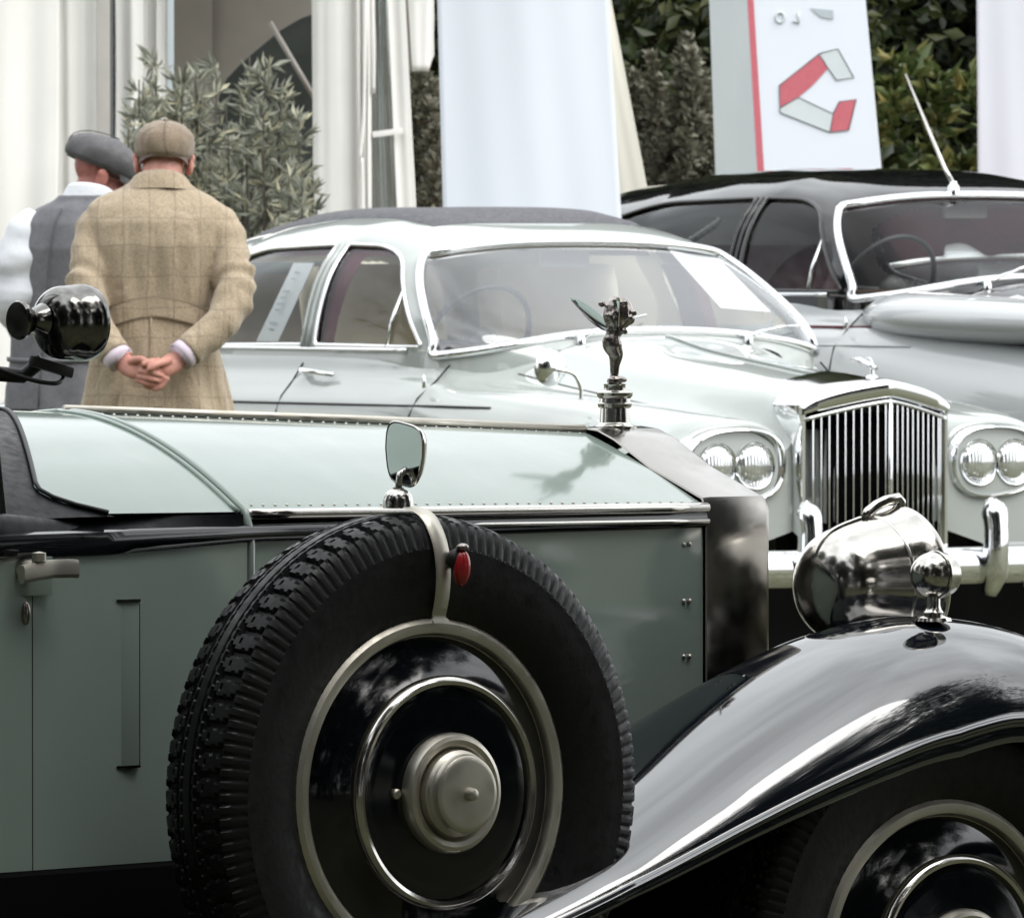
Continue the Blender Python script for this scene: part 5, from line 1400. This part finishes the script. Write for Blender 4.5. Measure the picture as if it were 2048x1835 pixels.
# rounded tied-back curtain column
G = []
for z in np.linspace(ZB_, ZT_, 40):
    row = []
    for t in np.linspace(0, 2 * PI, 72, endpoint=False):
        r = .118 * (1 + .025 * math.sin(5 * t + z * 1.2) + .02 * math.sin(9 * t - z * .7) + .015 * math.sin(13 * t + z))
        row.append((px(676) + r * math.cos(t) * (1 + .01 * z), .12 + r * math.sin(t), z))
    G.append(row)
v, f = gridvf(G, closev=True); mesh('tied_curtain', v, f, M['tent'], tent, smooth=180)
cur('curtain_edge', 716, 737, M['tent'], dy=-.02, folds=2.5, amp=.018, nx=30, seed=8, x2=722, x3=748)
tube('curtain_cord', cat([(px(733), -.06, ZT_), (px(729), -.06, pz(200)), (px(722), -.06, pz(310)), (px(726), -.06, pz(400)), (px(724), -.06, ZB_)], 6), .009, M['tent'], tent, 6, smooth=180)
# clear window with white borders
w0 = cloth('clear_window', [(px(733), .03, ZT_), (px(765), .03, ZT_)], [(px(748), .03, ZB_), (px(835), .03, ZB_)], M['clear'], tent, folds=2, amp=.012, nx=30, seed=9, thick=.003)
cloth('window_border', [(px(764), .0, ZT_), (px(800), .0, ZT_)], [(px(829), .0, ZB_), (px(866), .0, ZB_)], M['tent'], tent, folds=.6, amp=.008, nx=20, seed=10)
cloth('window_flap', [(px(733), -.03, ZT_), (px(752), -.03, ZT_)], [(px(741), -.03, pz(188)), (px(748), -.03, pz(188))], M['tent'], tent, folds=.8, amp=.006, nx=12, seed=11)
MB().box(((px(745) + px(806)) / 2, -.03, pz(266)), (px(806) - px(745), .012, .028), Matrix.Rotation(-.12, 4, 'Y'), .003).build('window_strap', M['tent'], tent)
cloth('hem_flap', [(px(800), -.01, ZT_), (px(866), -.01, ZT_)], [(px(824), -.01, pz(143)), (px(858), -.01, pz(143))], M['tent'], tent, folds=.7, amp=.006, nx=16, seed=12)
cloth('hem_flap', [(px(858), .02, ZT_), (px(867), .02, ZT_)], [(px(858), .02, pz(140)), (px(867), .02, pz(110))], M['tent'], tent, folds=.3, amp=.003, nx=6, seed=13)

# second marquee to the left of the picture, mirrored in the car flanks
tent2 = thing('marquee', 'white side marquee with open bays, left of the picture and mirrored in the pale saloon', 'tent', (-9.0, 37.0, 0))
for k in range(6):
    y0 = -6 + 2.6 * k
    MB().box((0, y0, 1.5), (.08, .08, 3.1), None, .01).build('tent_post', M['tentgrey'], tent2)
    if k == 3:
        G = [[(.03 * math.sin(t * 30), y0 + 2.5 * t, z) for t in np.linspace(.02, 1, 40)] for z in (0, 1.5, 3.0)]
        mesh('wall_curtain', *gridvf(G), M['tent'], tent2, smooth=180)
mesh('tent_roof', *gridvf([[(.1, -6.2, 3.0), (.1, 9.6, 3.0)], [(-3, -6.2, 4.4), (-3, 9.6, 4.4)], [(-6, -6.2, 3.0), (-6, 9.6, 3.0)]]), M['tent'], tent2)
mesh('valance_strip', *gridvf([[(.11, -6.2, 3.0), (.11, 9.6, 3.0)], [(.11, -6.2, 2.7), (.11, 9.6, 2.7)]]), M['tent'], tent2)

# ---- banners
def banner_sheet(name, label, Y, quad, m, thick=.02, bow=.03, group='tall event banners', kids=()):
    """quad of photo pixels: top-left, top-right, bottom-right, bottom-left"""
    P_ = [np.array(P2(x, y, Y)) for x, y in quad]
    G = []
    for i in range(25):
        s = i / 24; a = P_[0] * (1 - s) + P_[3] * s; b = P_[1] * (1 - s) + P_[2] * s
        row = []
        for j in range(33):
            t = j / 32
            row.append(a * (1 - t) + b * t + np.array((0, -bow * math.sin(PI * t) + .005 * math.sin(9 * t + 2.2 * s) + .002 * math.sin(23 * t - 3 * s), 0)))
        G.append(row)
    v, f = gridvf(G)
    o = mesh(name, v, f, m, None, smooth=180)
    md = o.modifiers.new('thick', 'SOLIDIFY'); md.thickness = thick
    return tag(o, label, 'banner', group)
banner_sheet('banner', 'broad plain white banner standing behind the pale saloon roof', 37.1, [(872, -90), (1212, -90), (1262, 760), (895, 760)], M['banner'])
banner_sheet('banner', 'narrow cream banner edge showing just right of the broad white banner', 45.5, [(1150, -90), (1205, -90), (1330, 560), (1200, 560)], M['bannerbeige'])
banner_sheet('banner', 'plain white banner cut by the right edge of the picture', 50.0, [(1952, -90), (2180, -90), (2180, 620), (1957, 620)], M['banner'])
# logo banner: three sided tower, grey flank, red edge stripe
YL = 45.0
lb = thing('logo_banner', 'white and grey banner with red stripe and folded ribbon emblem behind the black roof', 'banner', (0, 0, 0), 0, 'tall event banners')
def lp(x, y, dy=0.0): return np.array(P2(x, y, YL)) + np.array((0, dy, 0))
q = [lp(1488, -90), lp(1722, -90), lp(1780, 520), lp(1524, 520)]
def face(name, quad, m, bow, parent, n=20):
    G = []
    for i in range(n + 1):
        s = i / n; a = quad[0] * (1 - s) + quad[3] * s; b = quad[1] * (1 - s) + quad[2] * s
        G.append([a * (1 - t) + b * t + np.array((0, -bow * math.sin(PI * t), 0)) for t in np.linspace(0, 1, 13)])
    v, f = gridvf(G); return mesh(name, v, f, m, parent, smooth=180)
face('front_panel', q, M['banner'], .0, lb)
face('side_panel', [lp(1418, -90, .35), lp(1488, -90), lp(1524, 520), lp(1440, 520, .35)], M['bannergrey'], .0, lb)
face('rear_panel', [lp(1722, -90), lp(1418, -90, .35), lp(1440, 520, .35), lp(1780, 520)], M['banner'], 0, lb)
def stripe_at(y0, y1): return [lp(1488 + (1524 - 1488) * (y + 90) / 610 + o, y, -.004) for y, o in ((y0, 1), (y0, 13), (y1, 15), (y1, 1))]
face('red_stripe', stripe_at(-90, 520), M['logored'], 0, lb)
K = 848 / 2031.0
def poly(name, pts, m, dy, par):
    v = [lp(1200 + x * K, y * K, dy) for x, y in pts]
    v2 = [p + np.array((0, .0015, 0)) for p in v]; n = len(v)
    return mesh(name, v + v2, [tuple(range(n))] + [(i, i + n, (i + 1) % n + n, (i + 1) % n) for i in range(n)], m, par, smooth=0)
poly('emblem_red_fold', [(1048, 262), (1092, 328), (1015, 412), (950, 466), (862, 514), (862, 410)], M['logored'], -.0035, lb)
poly('emblem_grey_fold', [(1055, 256), (1138, 234), (1215, 372), (1132, 385), (1092, 326)], M['logogrey'], -.003, lb)
poly('emblem_grey_fold', [(864, 516), (950, 467), (1116, 546), (1100, 632), (864, 540)], M['logogrey'], -.003, lb)
poly('emblem_red_fold', [(1145, 488), (1226, 476), (1190, 624), (1101, 633), (1114, 546)], M['logored'], -.0035, lb)
for pts in ([(1048, 258), (1138, 234), (1215, 372), (1132, 385), (1046, 260), (858, 410), (862, 540), (1100, 634), (1190, 624)], [(864, 516), (950, 467), (1116, 546), (1101, 633)], [(1116, 546), (1145, 488), (1226, 476), (1190, 624)]):
    tube('emblem_outline', [lp(1200 + x * K, y * K, -.0035) for x, y in pts], .0024, M['logoline'], lb, 5, smooth=180)
ring = [lp(1200 + (862 + 20 * math.cos(t)) * K, (84 + 24 * math.sin(t)) * K, -.006) for t in np.linspace(0, 2 * PI, 25)[:-1]]
tube('banner_letter', ring, .005, M['logogrey'], lb, 6, closed=True, smooth=180)
tube('banner_letter', [lp(1200 + 950 * K, 60 * K, -.006), lp(1200 + 950 * K, 116 * K, -.006)], .005, M['logogrey'], lb, 6, smooth=180)
tube('banner_letter', [lp(1200 + 922 * K, 104 * K, -.006), lp(1200 + 950 * K, 104 * K, -.006)], .004, M['logogrey'], lb, 6, smooth=180)
poly('banner_wedge', [(1005, 40), (1115, 50), (1118, 94), (1060, 84)], M['bluegrey'], -.006, lb)

# ---- planting
def leaf_cloud(pos, dirs, size, width, rng, curl=.25):
    """two-triangle folded leaves: base, side, tip, side"""
    n = len(pos)
    up = rng.normal(size=(n, 3)); d = dirs / np.linalg.norm(dirs, axis=1)[:, None]
    s = np.cross(d, up); s /= np.linalg.norm(s, axis=1)[:, None] + 1e-9
    nn = np.cross(s, d)
    L_ = size * (.65 + .7 * rng.random(n))[:, None]; W_ = L_ * width
    a = pos; b = pos + d * L_ * .5 + s * W_ + nn * L_ * curl * .3; c = pos + d * L_ - nn * L_ * curl * .4; e = pos + d * L_ * .5 - s * W_ + nn * L_ * curl * .3
    v = np.stack([a, b, c, e], 1).reshape(-1, 3); k = np.arange(n) * 4
    f = np.concatenate([np.stack([k, k + 1, k + 2], 1), np.stack([k, k + 2, k + 3], 1)])
    return v, f
def fast_mesh(name, v, f, m, parent, kind=None):
    me = bpy.data.meshes.new(name); me.vertices.add(len(v)); me.vertices.foreach_set('co', np.asarray(v, np.float32).ravel())
    me.loops.add(len(f) * 3); me.loops.foreach_set('vertex_index', np.asarray(f, np.int32).ravel())
    me.polygons.add(len(f)); me.polygons.foreach_set('loop_start', np.arange(len(f), dtype=np.int32) * 3)
    me.update(calc_edges=True); me.validate(); me.materials.append(m)
    o = bpy.data.objects.new(name, me)
    if kind: o['kind'] = kind
    return link(o, parent)
def stem_shrub(name, label, base, stems, m, leaf, width, seed, density=34, group='shrubs in front of the tent'):
    """stems: list of (dx, dy, height, lean_x, lean_y); each stem is a leafy branch"""
    rng = np.random.default_rng(seed)
    root = thing(name, label, 'shrub', base, 0, group)
    for (dx, dy, h, lx, ly) in stems:
        path = cat([(dx * .3, dy * .3, 0), (dx * .7 + lx * .2, dy * .7 + ly * .2, h * .4), (dx + lx * .6, dy + ly * .6, h * .75), (dx + lx, dy + ly, h)], 8)
        v, f = tubevf(path, np.linspace(.013, .003, len(path)), 5)
        br = mesh('branch', v, f, M['bark'], root, smooth=180)
        # side twigs carry the leaves
        P_, D_ = [], []
        n_t = int(h * density)
        for k in range(n_t):
            t = .12 + .88 * rng.random() ** .75; i = t * (len(path) - 1); i0 = min(int(i), len(path) - 2)
            p = path[i0] + (path[i0 + 1] - path[i0]) * (i - i0)
            a = rng.random() * 6.28; el = .25 + .6 * rng.random()
            d = np.array((math.cos(a) * math.cos(el), math.sin(a) * math.cos(el), math.sin(el)))
            ln = (.03 + .13 * (1 - t)) * (.5 + rng.random())
            m_ = rng.integers(5, 10)
            for q in range(m_):
                u_ = (q + .5) / m_
                P_.append(p + d * ln * u_ + np.array((0, 0, -.02 * u_ * u_)))
                D_.append(d * .7 + rng.normal(size=3) * .55 + np.array((0, 0, .15)))
        v, f = leaf_cloud(np.array(P_), np.array(D_), leaf, width, rng)
        fast_mesh('leaves', v, f, m, br, 'stuff')
    return root
# willow leaved shrubs before the tent opening
def stems_from(pxs, Y, base_px, rng):
    out = []
    for x, y in pxs:
        X = px(x, Y) - px(base_px, Y); h = pz(y, Y)
        out.append((X * .75 + rng.normal() * .02, rng.normal() * .15, h, X * .25, rng.normal() * .1))
    return out
rg = np.random.default_rng(11)
YS = 42.0
stem_shrub('shrub', 'grey green narrow leaved shrub rising behind the two caps', (px(300, YS), YS, 0), stems_from([(262, 215), (285, 160), (306, 122), (330, 185), (360, 150), (345, 210), (250, 285), (390, 240), (278, 260), (318, 240), (300, 330), (350, 300), (380, 340), (268, 340)], YS, 300, rg), M['olive'], .078, .10, 1, 13)
stem_shrub('shrub', 'paler narrow leaved shrub in the dark tent opening, second from the left', (px(415, YS), YS + .5, 0), stems_from([(378, 150), (400, 190), (420, 135), (436, 215), (372, 250), (410, 275), (455, 290), (430, 330), (390, 345), (405, 390)], YS + .5, 415, rg), M['olive'], .078, .10, 2, 13)
stem_shrub('shrub', 'tallest narrow leaved shrub, yellowish tips, in front of the tent opening', (px(530, YS), YS - .3, 0), stems_from([(502, 112), (518, 125), (535, 175), (552, 168), (486, 210), (470, 265), (515, 225), (560, 240), (580, 190), (490, 320), (540, 300), (575, 330), (455, 370), (520, 390), (500, 430), (560, 420), (590, 400), (470, 440)], YS - .3, 530, rg), M['olive'], .078, .10, 3, 13)
stem_shrub('shrub', 'low narrow leaved shrub at the foot of the tied curtain', (px(610, YS), YS - .6, 0), stems_from([(603, 240), (612, 340), (590, 330), (625, 380), (575, 350), (630, 440), (600, 420), (560, 440), (640, 470)], YS - .6, 610, rg), M['olive'], .075, .10, 4, 13)
stem_shrub('shrub', 'thin grey shrub glimpsed between the tent and the broad white banner', (px(858, 49), 49.5, 0), stems_from([(835, 150), (850, 130), (866, 165), (842, 220), (872, 240), (858, 290), (850, 340), (868, 370), (840, 400), (860, 200)], 49.5, 858, rg), M['greyshrub'], .055, .2, 5, 46)
# silvery shrub between the banners
YR = 52.0
stem_shrub('shrub', 'dense silvery grey shrub between the cream banner and the logo banner', (px(1345, YR), YR, 0), stems_from([(1300, 112), (1372, 78), (1390, 95), (1355, 130), (1405, 150), (1275, 150), (1325, 180), (1285, 215), (1345, 210), (1380, 200), (1410, 240), (1300, 260), (1330, 280), (1365, 270), (1395, 300), (1280, 300), (1420, 200), (1430, 280), (1315, 330), (1350, 340)], YR, 1345, rg), M['greyshrub'], .05, .26, 6, 60, 'shrubs behind the banners')
# broad leaved laurel beyond the aerial
def laurel(base, hw, h, seed, n=300):
    rng = np.random.default_rng(seed)
    root = thing('laurel_bush', 'broad leaved yellow green laurel bush behind the roof aerial', 'shrub', base, 0, 'shrubs behind the banners')
    P_, D_ = [], []
    for k in range(190):
        a = rng.random() * 6.28; r = math.sqrt(rng.random()); z = h * rng.random() ** .8
        env = math.sqrt(max(.05, 1 - (z / h) ** 2.6))
        c = np.array((hw * r * math.cos(a) * env, .8 * r * math.sin(a) * env, z))
        out = np.array((math.cos(a) * .6, math.sin(a) * .6 - .5, .55))
        for q in range(11):
            th = q * 2.4; spread = .5 + .5 * rng.random()
            D_.append(out * (1.1 - spread * .5) + np.array((math.cos(th) * spread, math.sin(th) * spread, .25 * rng.normal())))
            P_.append(c + rng.normal(size=3) * .012)
    v, f = leaf_cloud(np.array(P_), np.array(D_), .125, .19, rng, .4)
    fast_mesh('leaves', v, f, M['laurel'], root, 'stuff')
    for k in range(9):
        a = k * .7; tube('branch', cat([(0, 0, 0), (hw * .3 * math.cos(a), .2 * math.sin(a), h * .4), (hw * .6 * math.cos(a), .4 * math.sin(a), h * .8)], 5), np.linspace(.022, .006, 11), M['bark'], root, 6, smooth=180)
laurel((px(1850, 53), 53.0, 0), .85, 2.42, 5)

# trees: tapered trunk, limbs and a crown of leaf clumps
def tree_mesh(h, cr, seed, m, n_cl=150, per=60, leaf=.16, low=.15, hang=0.0):
    rng = np.random.default_rng(seed)
    tv = MB()
    tp_ = cat([(0, 0, -.1), (.05 * h * .1, .02, h * .3), (-.03, .05, h * .6), (.02, 0, h * .92)], 6)
    tv.add(*tubevf(tp_, np.linspace(.028 * h, .006 * h, len(tp_)), 10))
    limbs = []
    for k in range(11):
        t = .25 + .6 * k / 11; a = k * 2.4 + rng.random(); p = tp_[int(t * (len(tp_) - 1))]
        e = p + np.array((math.cos(a) * cr * .75, math.sin(a) * cr * .75, h * .12)); limbs.append((p, e))
        tv.add(*tubevf([p, (p + e) / 2 + np.array((0, 0, h * .02)), e], [.012 * h, .008 * h, .003 * h], 6))
    P_, D_ = [], []
    for k in range(n_cl):
        a = rng.random() * 6.28; z = h * (low + (1 - low) * rng.random()); q = (z / h - low) / (1 - low)
        env = cr * (math.sin(PI * min(.97, .18 + .80 * q)) ** .6) * (.8 + .3 * math.sin(3 * a + seed))
        r = env * rng.random() ** .45
        c = np.array((r * math.cos(a), r * math.sin(a), z)); s = (.16 + .22 * rng.random()) * cr * .55
        g = rng.normal(size=(per, 3)) * s * np.array((1, 1, .6)) * .6
        P_.append(c + g); D_.append(g + rng.normal(size=(per, 3)) * s * .8 + np.array((0, 0, -hang * s)))
    v, f = leaf_cloud(np.concatenate(P_), np.concatenate(D_), leaf, .24, rng)
    return tv, v, f, m
def plant_tree(name, label, data, loc, rz=0.0, sc=1.0, group='trees behind the show'):
    tv, v, f, m = data
    root = thing(name, label, 'tree', loc, rz, group); root.scale = (sc,) * 3
    t = tv.build('trunk', M['bark'], root, smooth=180)
    c = fast_mesh('crown', v, f, m, root, 'stuff')
    return root
def copy_tree(src, label, loc, rz, sc, group=None):
    r = src.copy(); link(r); r.location = loc; r.rotation_euler = (0, 0, rz); r.scale = (sc,) * 3 if not hasattr(sc, '__len__') else sc; r['label'] = label
    if group: r['group'] = group
    for ch in src.children: link(ch.copy(), r)
    return r
td = tree_mesh(7.0, 2.6, 31, M['darkleaf'], 330, 400, .068, .04)
t0 = plant_tree('dark_tree', 'dark evergreen tree filling the gap above the laurel bush', td, (px(1880, 58), 59.5, 0), .3, 1.7)
copy_tree(t0, 'dark evergreen tree behind the logo banner', (px(1600, 60), 64, 0), 2.0, 1.9)
copy_tree(t0, 'dark evergreen tree at the far right, behind the cut off white banner', (px(2400, 59), 60, 0), 4.0, 1.8)
tm = tree_mesh(6.5, 2.2, 41, M['midleaf'], 260, 320, .07, .05, .4)
t1 = plant_tree('green_tree', 'green tree with yellowish tips above the silvery shrub', tm, (px(1330, 56), 57.5, 0), .9, 1.6)
copy_tree(t1, 'green tree behind the broad white banner', (px(1020, 57), 60, 0), 2.9, 1.8)
copy_tree(t0, 'dark evergreen tree behind the marquee, seen through its clear window', (px(760, 58), 60, 0), 1.2, 1.7)
copy_tree(t0, 'dark evergreen tree behind the marquee, left end', (px(100, 62), 63, 0), 5.2, 1.8)
# the avenue of trees on the viewer's side that the polished metal mirrors and that shades the near flank
near = [(-6.6, 4.6, 1.75, .2, 'nearest the door of the green tourer'), (-10.5, 9.5, 1.8, 1.4, 'far left beside the visitors'), (6.4, 2.4, 1.75, 2.2, 'right of the viewer'), (-5.6, -1.5, 1.9, 3.3, 'behind the viewer to the left'),
        (5.6, -5.0, 1.9, 4.1, 'behind the viewer to the right'), (0, -8.0, 2.0, 5.0, 'straight behind the viewer'), (-14, 16.5, 1.8, 2.6, 'left of the marquee'),
        (14.5, 13.5, 1.8, 3.9, 'off to the right of the twin lamp saloon'), (-11.5, 1.5, 1.9, 4.4, 'at the left end of the row'), (12.5, -.5, 1.9, 5.7, 'at the right end of the row'), (8.8, 11.5, 2.1, 3.1, 'shading the bonnet of the green tourer'), (-17, 36, 2.0, 2.1, 'behind the side marquee')]
for x, y, sc, rz, where in near:
    copy_tree(t0, 'dark evergreen tree, not in view, ' + where, (x, y, 0), rz, (sc, sc, sc * 1.0), 'trees on the near side')
to = tree_mesh(15.0, 5.2, 77, M['darkleaf'], 400, 150, .17, .27)
plant_tree('dark_tree', 'tall dark tree, not in view, whose high crown overhangs the green tourer', to, (2.2, 6.3, 0), .4, 1.0, 'trees on the near side')
